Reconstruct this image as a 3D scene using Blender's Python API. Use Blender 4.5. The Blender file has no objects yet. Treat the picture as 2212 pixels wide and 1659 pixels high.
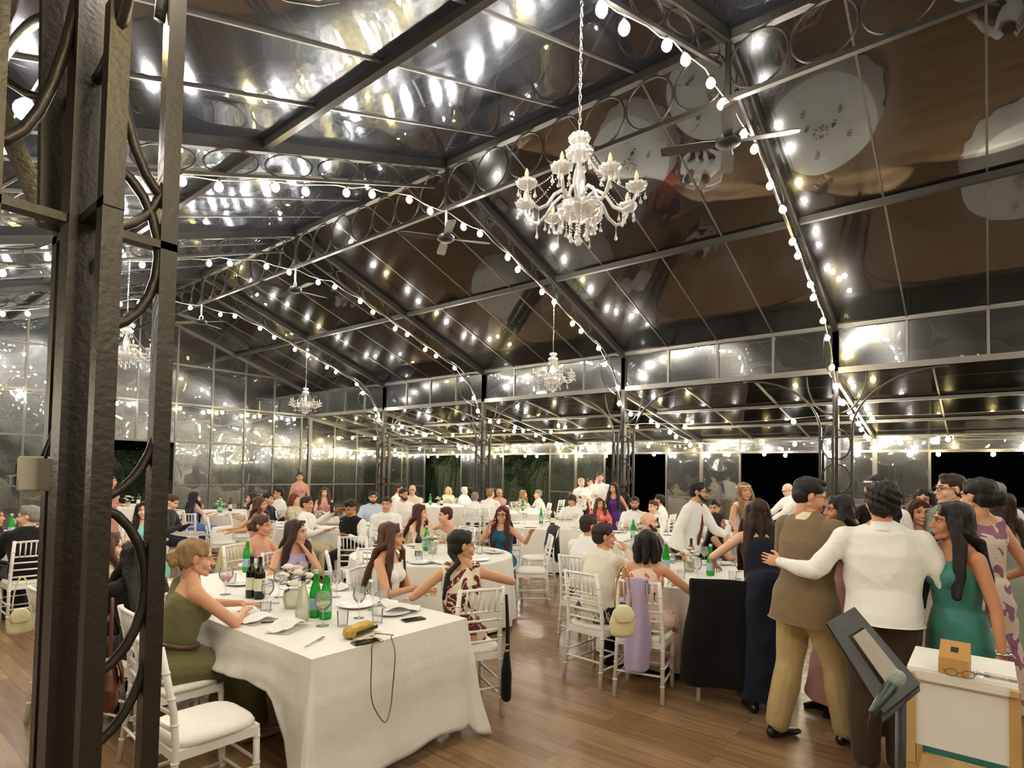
import bpy, math, random
import numpy as np
from mathutils import Vector, Matrix, noise
random.seed(7); rng = np.random.default_rng(7)
R_ = math.radians
SC = bpy.context.scene; COL = SC.collection
# ---------------------------------------------------------------- camera
CAM = np.array([-6.0187, -2.0737, 1.7288]); FPX = 1258.23; CX = 1105.93; CY = 975.51
YAW, PIT, ROL = 0.885734, 0.035019, 0.017291
_f = np.array([math.sin(YAW)*math.cos(PIT), math.cos(YAW)*math.cos(PIT), math.sin(PIT)])
_s = np.cross(_f, [0, 0, 1]); _s /= np.linalg.norm(_s); _u = np.cross(_s, _f)
_c, _d = math.cos(ROL), math.sin(ROL)
RM = np.array([_c*_s+_d*_u, -_d*_s+_c*_u, _f])
cam = bpy.data.cameras.new('camera'); camo = bpy.data.objects.new('camera', cam); COL.objects.link(camo)
camo.matrix_world = Matrix([[*(RM[0][i], RM[1][i], -RM[2][i]), CAM[i]] for i in range(3)] + [[0, 0, 0, 1]])
cam.sensor_width = 36; cam.lens = FPX/2212*36; cam.clip_start = .05; cam.clip_end = 200
cam.shift_x = (1106-CX)/2212; cam.shift_y = (CY-829.5)/2212
SC.camera = camo
def at(px, py, depth):
    return CAM + RM.T @ np.array([(px-CX)/FPX, -(py-CY)/FPX, 1.])*depth
def onz(px, py, z=0.):
    d = RM.T @ np.array([(px-CX)/FPX, -(py-CY)/FPX, 1.]); return CAM + d*(z-CAM[2])/d[2]
# ---------------------------------------------------------------- world, exposure
w = bpy.data.worlds.new('world'); SC.world = w; w.use_nodes = True
w.node_tree.nodes['Background'].inputs[0].default_value = (.010, .012, .013, 1)
w.node_tree.nodes['Background'].inputs[1].default_value = .02
SC.view_settings.view_transform = 'Standard'; SC.view_settings.look = 'None'
SC.view_settings.exposure = 1.58; SC.view_settings.gamma = 1; SC.view_settings.use_curve_mapping = False
cy = SC.cycles
cy.max_bounces = 6; cy.diffuse_bounces = 2; cy.glossy_bounces = 3; cy.transmission_bounces = 3
cy.transparent_max_bounces = 16; cy.caustics_reflective = False; cy.caustics_refractive = False
cy.use_denoising = True; cy.use_adaptive_sampling = True; cy.adaptive_threshold = .025; cy.use_light_tree = True; cy.sample_clamp_indirect = 6
BULB = 105.0        # emission strength of a festoon bulb
# ---------------------------------------------------------------- materials
def lin(c):
    return tuple((x/12.92 if x <= .04045 else ((x+.055)/1.055)**2.4) for x in [v/255 for v in c])
_M = {}
def nt(name):
    m = bpy.data.materials.new(name); m.use_nodes = True; t = m.node_tree
    return m, t, t.nodes, t.links, t.nodes['Principled BSDF']
def mat(name, rgb, rough=.6, metal=0, var=.12, vscale=8, bump=0, bscale=40, spec=.5, sheen=0, sss=0, stretch=None, coat=0):
    if name in _M: return _M[name]
    m, t, N, L, p = nt(name)
    c = lin(rgb)
    tc = N.new('ShaderNodeTexCoord'); src = tc.outputs['Object']
    if stretch:
        mp = N.new('ShaderNodeMapping'); mp.inputs['Scale'].default_value = stretch
        L.new(src, mp.inputs[0]); src = mp.outputs[0]
    no = N.new('ShaderNodeTexNoise'); no.inputs['Scale'].default_value = vscale; no.inputs['Detail'].default_value = 3
    L.new(src, no.inputs['Vector'])
    mx = N.new('ShaderNodeMix'); mx.data_type = 'RGBA'
    mx.inputs['A'].default_value = (*[x*(1-var) for x in c], 1); mx.inputs['B'].default_value = (*[min(1, x*(1+var)) for x in c], 1)
    L.new(no.outputs['Fac'], mx.inputs['Factor']); L.new(mx.outputs['Result'], p.inputs['Base Color'])
    p.inputs['Roughness'].default_value = rough; p.inputs['Metallic'].default_value = metal
    p.inputs['Specular IOR Level'].default_value = spec
    if sheen: p.inputs['Sheen Weight'].default_value = sheen
    if coat: p.inputs['Coat Weight'].default_value = coat
    if sss:
        p.inputs['Subsurface Weight'].default_value = sss; p.inputs['Subsurface Radius'].default_value = (.02, .008, .004)
        p.inputs['Subsurface Scale'].default_value = .5
    if bump:
        b = N.new('ShaderNodeBump'); b.inputs['Strength'].default_value = bump; b.inputs['Distance'].default_value = .02
        n2 = N.new('ShaderNodeTexNoise'); n2.inputs['Scale'].default_value = bscale; n2.inputs['Detail'].default_value = 4
        L.new(src, n2.inputs['Vector']); L.new(n2.outputs['Fac'], b.inputs['Height']); L.new(b.outputs[0], p.inputs['Normal'])
    _M[name] = m; return m
def glassy(name, tint=(1, 1, 1), refl=.12, rough=.02, haze=0.0, hrough=.3, body=None, bodyw=0., bump=0, bscale=3, ior=1.5, gcol=(1, 1, 1)):
    """thin clear sheet: transparent with a fresnel gloss, optional second blurred gloss and a pale body"""
    if name in _M: return _M[name]
    m, t, N, L, p = nt(name); N.remove(p); out = N['Material Output']
    tr = N.new('ShaderNodeBsdfTransparent'); tr.inputs[0].default_value = (*tint, 1)
    gl = N.new('ShaderNodeBsdfGlossy'); gl.inputs['Roughness'].default_value = rough
    gl.inputs['Color'].default_value = (*gcol, 1)
    lw = N.new('ShaderNodeFresnel'); lw.inputs['IOR'].default_value = ior
    ad = N.new('ShaderNodeMath'); ad.operation = 'ADD'; ad.inputs[1].default_value = refl; ad.use_clamp = True
    L.new(lw.outputs[0], ad.inputs[0])
    mx = N.new('ShaderNodeMixShader'); L.new(ad.outputs[0], mx.inputs[0]); L.new(tr.outputs[0], mx.inputs[1]); L.new(gl.outputs[0], mx.inputs[2])
    last = mx.outputs[0]
    if haze:
        g2 = N.new('ShaderNodeBsdfGlossy'); g2.inputs['Roughness'].default_value = hrough; g2.inputs['Color'].default_value = (*gcol, 1)
        m2 = N.new('ShaderNodeMixShader'); m2.inputs[0].default_value = haze
        L.new(last, m2.inputs[1]); L.new(g2.outputs[0], m2.inputs[2]); last = m2.outputs[0]
    if body:
        d = N.new('ShaderNodeBsdfDiffuse'); d.inputs[0].default_value = (*lin(body), 1)
        m3 = N.new('ShaderNodeMixShader'); m3.inputs[0].default_value = bodyw
        L.new(last, m3.inputs[1]); L.new(d.outputs[0], m3.inputs[2]); last = m3.outputs[0]
    if bump:
        tc = N.new('ShaderNodeTexCoord'); n2 = N.new('ShaderNodeTexNoise'); n2.inputs['Scale'].default_value = bscale; n2.inputs['Detail'].default_value = 0
        b = N.new('ShaderNodeBump'); b.inputs['Strength'].default_value = bump; b.inputs['Distance'].default_value = .05
        L.new(tc.outputs['Object'], n2.inputs['Vector']); L.new(n2.outputs['Fac'], b.inputs['Height']); L.new(b.outputs[0], gl.inputs['Normal'])
        if haze: L.new(b.outputs[0], g2.inputs['Normal'])
    L.new(last, out.inputs[0]); _M[name] = m; return m
def emis(name, rgb, s):
    m, t, N, L, p = nt(name); N.remove(p); e = N.new('ShaderNodeEmission')
    e.inputs[0].default_value = (*lin(rgb), 1); e.inputs[1].default_value = s
    L.new(e.outputs[0], N['Material Output'].inputs[0]); return m
def pattern(name, base, spots, scale, thr=.5, rough=.7, kind='noise', distort=2.):
    """printed cloth: blots of the spot colours over the base colour"""
    if name in _M: return _M[name]
    m, t, N, L, p = nt(name)
    tc = N.new('ShaderNodeTexCoord'); last = None
    for i, (col, th) in enumerate(spots):
        mp = N.new('ShaderNodeMapping'); mp.inputs['Location'].default_value = (i*7.3, i*3.1, i*5.7); L.new(tc.outputs['Object'], mp.inputs[0])
        if kind == 'swirl':
            n = N.new('ShaderNodeTexWave'); n.inputs['Scale'].default_value = scale; n.inputs['Distortion'].default_value = distort
            n.inputs['Detail'].default_value = 1.5; n.inputs['Detail Scale'].default_value = 1.2
        else:
            n = N.new('ShaderNodeTexNoise'); n.inputs['Scale'].default_value = scale; n.inputs['Detail'].default_value = 1; n.inputs['Distortion'].default_value = distort*.3
        L.new(mp.outputs[0], n.inputs['Vector'])
        g = N.new('ShaderNodeMath')
        if th < 0: g.operation = 'COMPARE'; g.inputs[1].default_value = .5; g.inputs[2].default_value = -th
        else: g.operation = 'GREATER_THAN'; g.inputs[1].default_value = th
        L.new(n.outputs['Fac'], g.inputs[0])
        mx = N.new('ShaderNodeMix'); mx.data_type = 'RGBA'
        if last is None: mx.inputs['A'].default_value = (*lin(base), 1)
        else: L.new(last, mx.inputs['A'])
        mx.inputs['B'].default_value = (*lin(col), 1); L.new(g.outputs[0], mx.inputs['Factor']); last = mx.outputs['Result']
    L.new(last, p.inputs['Base Color']); p.inputs['Roughness'].default_value = rough
    _M[name] = m; return m
# ---------------------------------------------------------------- mesh builder
def V(*a): return np.array(a, float)
def unit(v):
    n = np.linalg.norm(v); return v/n if n > 1e-9 else np.array([0, 0, 1.])
class MB:
    def __init__(s): s.v = []; s.f = []; s.m = []; s.n = 0
    def add(s, vs, fs, slot=0, M=None):
        vs = np.asarray(vs, float).reshape(-1, 3)
        if M is not None: vs = vs @ np.array(M)[:3, :3].T + np.array(M)[:3, 3]
        s.v.append(vs); n = s.n
        s.f += [tuple(i+n for i in f) for f in fs]; s.m += [slot]*len(fs); s.n += len(vs); return s
    def merge(s, o, M=None, slot=None):
        if not o.v: return s
        vs = np.concatenate(o.v); n = s.n
        if M is not None: vs = vs @ np.array(M)[:3, :3].T + np.array(M)[:3, 3]
        s.v.append(vs); s.f += [tuple(i+n for i in f) for f in o.f]
        s.m += (o.m if slot is None else [slot]*len(o.f)); s.n += len(vs); return s
    def box(s, c, d, slot=0, rz=0, M=None):
        x, y, z = [k/2 for k in d]
        v = V(-x, -y, -z, x, -y, -z, x, y, -z, -x, y, -z, -x, -y, z, x, -y, z, x, y, z, -x, y, z).reshape(8, 3)
        if rz:
            cc, ss = math.cos(rz), math.sin(rz); v = v @ np.array([[cc, ss, 0], [-ss, cc, 0], [0, 0, 1]])
        return s.add(v+np.array(c), [(0, 3, 2, 1), (4, 5, 6, 7), (0, 1, 5, 4), (1, 2, 6, 5), (2, 3, 7, 6), (3, 0, 4, 7)], slot, M)
    def bar(s, a, b, w, h, slot=0, up=(0, 0, 1)):
        """rectangular bar from a to b, w across, h along up"""
        a, b = np.array(a, float), np.array(b, float); t = unit(b-a); sd = unit(np.cross(t, up)) if abs(np.dot(t, up)) < .99 else V(1, 0, 0)
        u = np.cross(sd, t); v = []
        for p in (a, b):
            for i, j in ((-1, -1), (1, -1), (1, 1), (-1, 1)): v.append(p+sd*w/2*i+u*h/2*j)
        return s.add(v, [(3, 2, 1, 0), (4, 5, 6, 7), (0, 1, 5, 4), (1, 2, 6, 5), (2, 3, 7, 6), (3, 0, 4, 7)], slot)
    def tube(s, pts, r, n=8, slot=0, closed=False, cap=True):
        pts = [np.array(p, float) for p in pts]; k = len(pts)
        rr = r if hasattr(r, '__len__') else [r]*k
        ref = None; vs = []
        for i, p in enumerate(pts):
            a = pts[(i-1) % k] if (closed or i > 0) else p; b = pts[(i+1) % k] if (closed or i < k-1) else p
            t = unit(b-a)
            if ref is None: ref = unit(np.cross(t, V(.3, .2, 1) if abs(t[2]) < .9 else V(1, .1, 0)))
            ref = unit(ref-t*np.dot(ref, t)); bi = np.cross(t, ref)
            for j in range(n):
                a_ = 2*math.pi*j/n; vs.append(p+rr[i]*(math.cos(a_)*ref+math.sin(a_)*bi))
        fs = []
        for i in range(k if closed else k-1):
            for j in range(n):
                a_, b_ = i*n+j, i*n+(j+1) % n; c_, d_ = ((i+1) % k)*n+(j+1) % n, ((i+1) % k)*n+j
                fs.append((a_, b_, c_, d_))
        if not closed and cap: fs += [tuple(range(n))[::-1], tuple((k-1)*n+j for j in range(n))]
        return s.add(vs, fs, slot)
    def lathe(s, prof, c=(0, 0, 0), n=16, slot=0, M=None, wob=None):
        vs = []; k = len(prof)
        for r, z in prof:
            for j in range(n):
                a = 2*math.pi*j/n; q = r*(1+(wob(a, z) if wob else 0)); vs.append((c[0]+q*math.cos(a), c[1]+q*math.sin(a), c[2]+z))
        fs = [(i*n+j, i*n+(j+1) % n, (i+1)*n+(j+1) % n, (i+1)*n+j) for i in range(k-1) for j in range(n)]
        if prof[0][0] > 1e-5: fs.append(tuple(range(n))[::-1])
        if prof[-1][0] > 1e-5: fs.append(tuple((k-1)*n+j for j in range(n)))
        return s.add(vs, fs, slot, M)
    def ell(s, c, r, n=14, k=9, slot=0, Rm=None):
        vs = [];
        for i in range(1, k):
            th = math.pi*i/k
            for j in range(n):
                a = 2*math.pi*j/n; vs.append((r[0]*math.sin(th)*math.cos(a), r[1]*math.sin(th)*math.sin(a), r[2]*math.cos(th)))
        vs += [(0, 0, r[2]), (0, 0, -r[2])]; T = len(vs)-2
        fs = [(i*n+j, (i+1)*n+j, (i+1)*n+(j+1) % n, i*n+(j+1) % n) for i in range(k-2) for j in range(n)]
        fs += [(T, j, (j+1) % n) for j in range(n)] + [(T+1, (k-2)*n+(j+1) % n, (k-2)*n+j) for j in range(n)]
        vs = np.array(vs)
        if Rm is not None: vs = vs @ np.array(Rm).T
        return s.add(vs+np.array(c, float), fs, slot)
    def loft(s, secs, fwd=(0, 1, 0), n=16, slot=0):
        """closed rounded body through sections (point, half width, half depth); depth runs along fwd"""
        P = [np.array(q[0], float) for q in secs]; k = len(P); rings = []
        fwd = np.array(fwd, float)
        for i in range(k):
            t = unit(P[min(i+1, k-1)]-P[max(i-1, 0)]); fw = fwd-t*np.dot(fwd, t)
            if np.linalg.norm(fw) < .15: fw = np.cross(t, V(1, 0, .1))
            fw = unit(fw); sd = np.cross(fw, t); rings.append((P[i], t, sd, fw, secs[i][1], secs[i][2]))
        full = []
        p, t, sd, fw, a, b = rings[0]
        for q in (75, 50, 25): full.append((p-t*min(a, b)*math.sin(R_(q)), sd, fw, a*math.cos(R_(q)), b*math.cos(R_(q))))
        full += [(p, sd, fw, a, b) for p, t, sd, fw, a, b in rings]
        p, t, sd, fw, a, b = rings[-1]
        for q in (25, 50, 75): full.append((p+t*min(a, b)*math.sin(R_(q)), sd, fw, a*math.cos(R_(q)), b*math.cos(R_(q))))
        vs = []
        for p, sd, fw, a, b in full:
            for j in range(n):
                A = 2*math.pi*j/n; vs.append(p+sd*a*math.cos(A)+fw*b*math.sin(A))
        K = len(full)
        fs = [(i*n+j, i*n+(j+1) % n, (i+1)*n+(j+1) % n, (i+1)*n+j) for i in range(K-1) for j in range(n)]
        fs += [tuple(range(n))[::-1], tuple((K-1)*n+j for j in range(n))]
        return s.add(vs, fs, slot)
    def mesh(s, name):
        me = bpy.data.meshes.new(name); me.from_pydata(np.concatenate(s.v).tolist() if s.v else [], [], s.f)
        if any(s.m): me.polygons.foreach_set('material_index', s.m)
        return me
    def build(s, name, mats, parent=None, smooth=True, loc=None, rz=0):
        me = s.mesh(name)
        for m in (mats if isinstance(mats, (list, tuple)) else [mats]): me.materials.append(m)
        if smooth: me.polygons.foreach_set('use_smooth', [True]*len(me.polygons))
        o = bpy.data.objects.new(name, me); COL.objects.link(o)
        if smooth == 'auto':
            me.set_sharp_from_angle(angle=R_(38))
        if parent: o.parent = parent
        if loc is not None: o.location = tuple(loc)
        if rz: o.rotation_euler = (0, 0, rz)
        return o
def flat_sharp(o):
    o.data.set_sharp_from_angle(angle=R_(35)); return o
_tmp = bpy.data.scenes.new('tmp_work')
def remesh(mb, voxel, smooth=3, factor=.5):
    me = mb.mesh('t'); o = bpy.data.objects.new('t', me); _tmp.collection.objects.link(o)
    md = o.modifiers.new('r', 'REMESH'); md.mode = 'VOXEL'; md.voxel_size = voxel
    if smooth:
        ms = o.modifiers.new('s', 'SMOOTH'); ms.factor = factor; ms.iterations = smooth
    vl = _tmp.view_layers[0]; vl.update(); dg = vl.depsgraph
    ev = o.evaluated_get(dg); m2 = ev.to_mesh()
    n = len(m2.vertices); v = np.empty(n*3); m2.vertices.foreach_get('co', v)
    nm = np.empty(n*3); m2.vertices.foreach_get('normal', nm)
    k = len(m2.polygons); lt = np.empty(k, 'i'); m2.polygons.foreach_get('loop_total', lt)
    li = np.empty(len(m2.loops), 'i'); m2.loops.foreach_get('vertex_index', li)
    fs = []; p = 0
    ll = li.tolist()
    for c in lt.tolist(): fs.append(tuple(ll[p:p+c])); p += c
    ev.to_mesh_clear(); bpy.data.objects.remove(o); bpy.data.meshes.remove(me)
    r = MB(); r.add(v.reshape(-1, 3), fs); r.nrm = nm.reshape(-1, 3); return r
# ---------------------------------------------------------------- scene bookkeeping
def tag(o, label, cat, group=None, kind=None):
    o['label'] = label; o['category'] = cat
    if group: o['group'] = group
    if kind: o['kind'] = kind
    return o
def thing(name, label, cat, loc=(0, 0, 0), rz=0, group=None):
    o = bpy.data.objects.new(name, None); COL.objects.link(o); o.location = tuple(float(x) for x in loc); o.rotation_euler = (0, 0, rz)
    o.empty_display_size = .1
    return tag(o, label, cat, group)
def struct(o): o['kind'] = 'structure'; return o
def clone(root, loc, rz=0, label=None, group=None, scale=None):
    def cp(o, par):
        c = o.copy(); COL.objects.link(c)
        if par: c.parent = par
        for ch in KIDS.get(o.name, ()): cp(ch, c)
        return c
    r = cp(root, None); r.location = tuple(float(x) for x in loc); r.rotation_euler = (0, 0, rz)
    if scale: r.scale = (scale,)*3
    if label: r['label'] = label
    if group: r['group'] = group
    return r
KIDS = {}
def index_kids(root):
    for o in [root]+list(root.children_recursive): KIDS[o.name] = list(o.children)
    return root
# ================================================================ materials of the place
M_steel = mat('weathered_grey_steel', (56, 54, 50), .36, .5, .18, 5, .15, 60)
M_steel_d = mat('dark_column_steel', (58, 54, 47), .42, .55, .2, 6, .15, 60)
M_alu = mat('grey_window_frame', (98, 95, 90), .38, .6, .1, 4)
M_roof = glassy('roof_glass', (.93, .95, .97), .012, .010, .022, .22, (120, 120, 135), .0015, .14, 1.1, 1.38)
M_roofl = glassy('roof_glass_far_slope', (.93, .95, .97), .09, .018, .10, .15, (120, 126, 160), .004, .30, 1.15, 1.5, (.84, .89, 1))
M_pane = glassy('wall_glass', (.9, .93, .92), .07, .01, .04, .18, (140, 150, 145), .008, .26, 1.6, 1.5)
M_cloth = mat('white_tablecloth', (236, 233, 226), .85, 0, .03, 3, .25, 9, .2)
M_white = mat('white_chair_paint', (238, 236, 232), .4, 0, .04, 12, .05, 30)
M_cushion = mat('ivory_seat_cushion', (240, 237, 228), .85, 0, .04, 9, .2, 14, .2)
# wooden floor: planks along the nave
def floor_mat():
    m, t, N, L, p = nt('oak_plank_floor')
    tc = N.new('ShaderNodeTexCoord'); mp = N.new('ShaderNodeMapping'); mp.inputs['Rotation'].default_value = (0, 0, R_(90))
    L.new(tc.outputs['Object'], mp.inputs[0])
    br = N.new('ShaderNodeTexBrick'); br.inputs['Scale'].default_value = 1; br.inputs['Brick Width'].default_value = 1.2; br.inputs['Row Height'].default_value = .125
    br.inputs['Mortar Size'].default_value = .0016; br.inputs['Color1'].default_value = (*lin((158, 126, 92)), 1); br.inputs['Color2'].default_value = (*lin((130, 99, 70)), 1)
    br.inputs['Mortar'].default_value = (*lin((92, 70, 50)), 1); br.inputs['Bias'].default_value = -.1; br.offset = .37
    L.new(mp.outputs[0], br.inputs['Vector'])
    mp2 = N.new('ShaderNodeMapping'); mp2.inputs['Scale'].default_value = (14, 1.1, 1); L.new(tc.outputs['Object'], mp2.inputs[0])
    no = N.new('ShaderNodeTexNoise'); no.inputs['Scale'].default_value = 1.6; no.inputs['Detail'].default_value = 6; no.inputs['Roughness'].default_value = .65
    L.new(mp2.outputs[0], no.inputs['Vector'])
    rp = N.new('ShaderNodeMapRange'); rp.inputs['From Min'].default_value = .3; rp.inputs['From Max'].default_value = .7; rp.inputs['To Min'].default_value = .72; rp.inputs['To Max'].default_value = 1.22
    L.new(no.outputs['Fac'], rp.inputs[0])
    mx = N.new('ShaderNodeMix'); mx.data_type = 'RGBA'; mx.blend_type = 'MULTIPLY'; mx.inputs['Factor'].default_value = 1
    L.new(br.outputs['Color'], mx.inputs['A']); L.new(rp.outputs[0], mx.inputs['B']); L.new(mx.outputs['Result'], p.inputs['Base Color'])
    p.inputs['Roughness'].default_value = .25; p.inputs['Specular IOR Level'].default_value = .5
    b = N.new('ShaderNodeBump'); b.inputs['Strength'].default_value = .12; b.inputs['Distance'].default_value = .01
    L.new(no.outputs['Fac'], b.inputs['Height']); L.new(b.outputs[0], p.inputs['Normal'])
    return m
M_floor = floor_mat()
# ================================================================ building (metres)
B = 4.2; W = 5.57; HR = 6.39; HRB = 5.67; HE = 4.43; HC = 3.61; WP = 2.83; HP = 5.38; WO = 10.17; HO = 2.74; HOB = 2.37
Y0, Y1 = -2*B, 4*B
fl = MB(); fl.box((0, (Y0+Y1)/2, -.05), (2*WO+.6, Y1-Y0+.6, .1)); struct(fl.build('floor', M_floor, smooth=False))
g = MB(); g.box((2, 8, -.16), (90, 90, .1)); struct(g.build('ground_outside', mat('night_lawn', (26, 34, 18), .95, 0, .4, 3, .4, 20), smooth=False))
def rz_(x): return HR-(HR-HE)*abs(x)/W
def quad(mb, a, b, c, d, slot=0): mb.add([a, b, c, d], [(0, 1, 2, 3)], slot)
# glass roof over the nave and lean-to roofs
for side, nm, mt in ((1, 'ceiling_right', M_roof), (-1, 'ceiling_left', M_roofl)):
    c = MB(); c.add([(0, Y0, HR), (side*W, Y0, HE), (side*W, Y1, HE), (0, Y1, HR)], [(0, 1, 2, 3)])
    o = struct(c.build(nm, mt, smooth=False))
    o.modifiers.new('thick', 'SOLIDIFY').thickness = .008
    gb = MB()
    n = 24
    for i in range(n+1):
        if i % 4 == 0: continue
        y = Y0+(Y1-Y0)*i/n; gb.bar((0.05*side, y, HR-.01), (side*W, y, HE-.01), .022, .03)
    gb.build('glazing_bars', M_alu, o, smooth=False)
    pb = MB(); pb.bar((side*WP, Y0, HP-.03), (side*WP, Y1, HP-.03), .07, .09); pb.build('purlin', M_steel, o, smooth=False)
def lz(x): return HC-.04-(HC-.04-HO)*(abs(x)-W)/(WO-W)
for side, nm in ((1, 'ceiling_aisle_right'), (-1, 'ceiling_aisle_left')):
    c = MB(); c.add([(side*W, Y0, lz(W)), (side*WO, Y0, HO), (side*WO, Y1, HO), (side*W, Y1, lz(W))], [(0, 1, 2, 3)])
    o = struct(c.build(nm, M_roof, smooth=False)); o.modifiers.new('thick', 'SOLIDIFY').thickness = .008
    gb = MB()
    for i in range(19):
        if i % 3 == 0: continue
        y = Y0+(Y1-Y0)*i/18; gb.bar((side*W, y, lz(W)-.02), (side*WO, y, HO-.02), .025, .03)
    gb.build('glazing_bars', M_alu, o, smooth=False)
    pb = MB()
    for x in (7.2, 8.7): pb.bar((side*x, Y0, lz(x)-.045), (side*x, Y1, lz(x)-.045), .05, .06)
    pb.build('purlin', M_alu, o, smooth=False)
# clerestory bands above the colonnades
for side, nm in ((1, 'wall_clerestory_right'), (-1, 'wall_clerestory_left')):
    f = MB(); x = side*W
    for z, h in ((HE, .07), (HE-.045, .03), (HC, .07), (HC+.05, .03)): f.bar((x, Y0, z), (x, Y1, z), .09, h)
    n = int(round((Y1-Y0)/B*4))
    for i in range(n+1):
        y = Y0+i*B/4; wd = .10 if i % 4 == 0 else .045
        f.bar((x, y, HC), (x, y, HE), wd, wd*.9, up=(0, 1, 0))
    o = struct(f.build(nm, M_alu, smooth=False))
    p = MB()
    for i in range(n):
        y = Y0+i*B/4; p.box((x+side*.01, y+B/8, (HC+HE)/2), (.008, B/4-.05, HE-HC-.08))
    p.build('panes', M_pane, o, smooth=False)
# outer aisle walls: eave band, posts, fixed glass beside each post, open doorways between
for side, nm in ((1, 'wall_right'), (-1, 'wall_left')):
    f = MB(); x = side*WO
    for z, h in ((HO, .06), (HOB, .06), (HO-.13, .025)): f.bar((x, Y0, z), (x, Y1, z), .08, h)
    p = MB(); p.box((x, (Y0+Y1)/2, (HO+HOB)/2), (.008, Y1-Y0, HO-HOB-.06))
    for i in range(-2, 5):
        y = i*B; f.bar((x, y, 0), (x, y, HO), .1, .1, up=(0, 1, 0))
        for s in (-1, 1):
            e = y+s*1.06
            if e > Y1+.1 or e < Y0-.1: continue
            f.bar((x, e, 0), (x, e, HOB), .05, .05, up=(0, 1, 0))
            for z in (.03, 1.1): f.bar((x, min(y, e), z), (x, max(y, e), z), .04, .04)
            p.box((x, (y+e)/2, HOB/2), (.008, 1.0, HOB-.06))
            if side < 0: continue
        for s in (-1, 1):
            f.bar((x, y+s*B/4, HOB), (x, y+s*B/4, HO), .04, .04, up=(0, 1, 0))
    o = struct(f.build(nm, M_alu, smooth=False)); p.build('panes', M_pane, o, smooth=False)
# end wall
f = MB(); p = MB(); y = Y1
def roofz(x):
    return rz_(x) if abs(x) <= W else lz(x)
TR = (1.16, 2.46, 3.62, 4.8)
xs = [-9.9, -8.8, -7.7, -6.65]+[-5.57+k*1.041 for k in range(0, 5)]+[-.97, 0.06, 1.1, 2.15, 3.19, 4.2, 5.24, 5.57, 6.6, 7.6, 8.7, 9.85]
xs = sorted(set(round(v, 2) for v in xs))
for z in TR:
    if z > HE: lim = (HR-z)/(HR-HE)*W
    elif z > lz(W): lim = W
    elif z > HO: lim = W+(lz(W)-z)/(lz(W)-HO)*(WO-W)
    else: lim = WO
    if z == 1.16:
        f.bar((-lim, y, z), (-.97, y, z), .05, .045); f.bar((1.1, y, z), (lim, y, z), .05, .045)
    else: f.bar((-lim, y, z), (lim, y, z), .06, .055)
f.bar((-WO, y, .04), (-.97, y, .04), .05, .08); f.bar((1.1, y, .04), (WO, y, .04), .05, .08)
for x in xs:
    z0 = 2.46 if x == .06 else 0
    f.bar((x, y, z0), (x, y, roofz(x)), .05, .05, up=(0, 1, 0))
for x in (-5.57, 5.57): f.bar((x, y, 0), (x, y, roofz(x)), .12, .12, up=(0, 1, 0))
for s in (-1, 1):
    f.bar((0, y, HR-.04), (s*W, y, HE-.04), .09, .12); f.bar((s*W, y, lz(W)-.04), (s*WO, y, HO-.04), .07, .09)
lv = [0, 1.16, 2.46, 3.62, 4.8, 9]
allx = sorted([-WO]+xs+[WO])
for a, b in zip(allx[:-1], allx[1:]):
    for z0, z1 in zip(lv[:-1], lv[1:]):
        if a >= -.98 and b <= 1.11 and z1 <= 2.47: continue
        ta, tb = min(z1, roofz(a)), min(z1, roofz(b))
        if ta <= z0 and tb <= z0: continue
        q = [(a+.02, y, z0+.02), (b-.02, y, z0+.02), (b-.02, y, max(tb, z0+.03)-.02), (a+.02, y, max(ta, z0+.03)-.02)]
        p.add(q+[(v[0], v[1]+.008, v[2]) for v in q], [(0, 1, 2, 3), (7, 6, 5, 4), (0, 4, 5, 1), (1, 5, 6, 2), (2, 6, 7, 3), (3, 7, 4, 0)])
o = struct(f.build('wall_back', M_alu, smooth=False)); p.build('panes', M_pane, o, smooth=False)
# gable wall behind the camera, plain frame and glass
f = MB(); p = MB(); y = Y0
for z in (1.16, 2.46, 3.62): f.bar((-WO if z < HO else -W, y, z), (WO if z < HO else W, y, z), .06, .055)
for x in (-WO, -7.9, -W, -2.8, 0, 2.8, W, 7.9, WO): f.bar((x, y, 0), (x, y, roofz(x)), .06, .06, up=(0, 1, 0))
p.add([(-W, y, 0), (W, y, 0), (W, y, HE), (0, y, HR), (-W, y, HE)], [(0, 1, 2, 3, 4)])
o = struct(f.build('wall_front', M_alu, smooth=False)); p.build('panes', M_pane, o, smooth=False)
# ---------------------------------------------------------------- ridge lattice
def ring(mb, c, ru, rv, U, Vv, r=.013, n=28, seg=6):
    mb.tube([np.array(c)+ru*math.cos(2*math.pi*k/n)*np.array(U)+rv*math.sin(2*math.pi*k/n)*np.array(Vv) for k in range(n)], r, seg, closed=True)
ORD = {0: 'nearest the camera', 1: 'second from the camera', 2: 'third from the camera', 3: 'fourth from the camera', -1: 'overhead behind the camera', -2: 'farthest behind the camera', 4: 'at the far gable'}
rb = thing('ridge_beam', 'long grey steel ridge beam made of a row of rings under the glass peak', 'beam', (0, 0, HRB))
m = MB(); m.bar((0, Y0, HR-HRB-.06), (0, Y1, HR-HRB-.06), .09, .10); m.build('top_chord', M_steel, rb, smooth=False)
m = MB(); m.bar((0, Y0, 0), (0, Y1, 0), .06, .05); m.build('bottom_chord', M_steel, rb, smooth=False)
for i in range(-2, 4):
    for k in range(7):
        m = MB(); ring(m, (0, i*B+.3+k*.6, .315), .29, .29, (0, 1, 0), (0, 0, 1)); m.build('lattice_ring', M_steel, rb)
for i in range(-1, 4):
    m = MB(); m.box((0, i*B, .33), (.05, .05, .7)); m.build('hanger_post', M_steel, rb, smooth=False)
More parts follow.
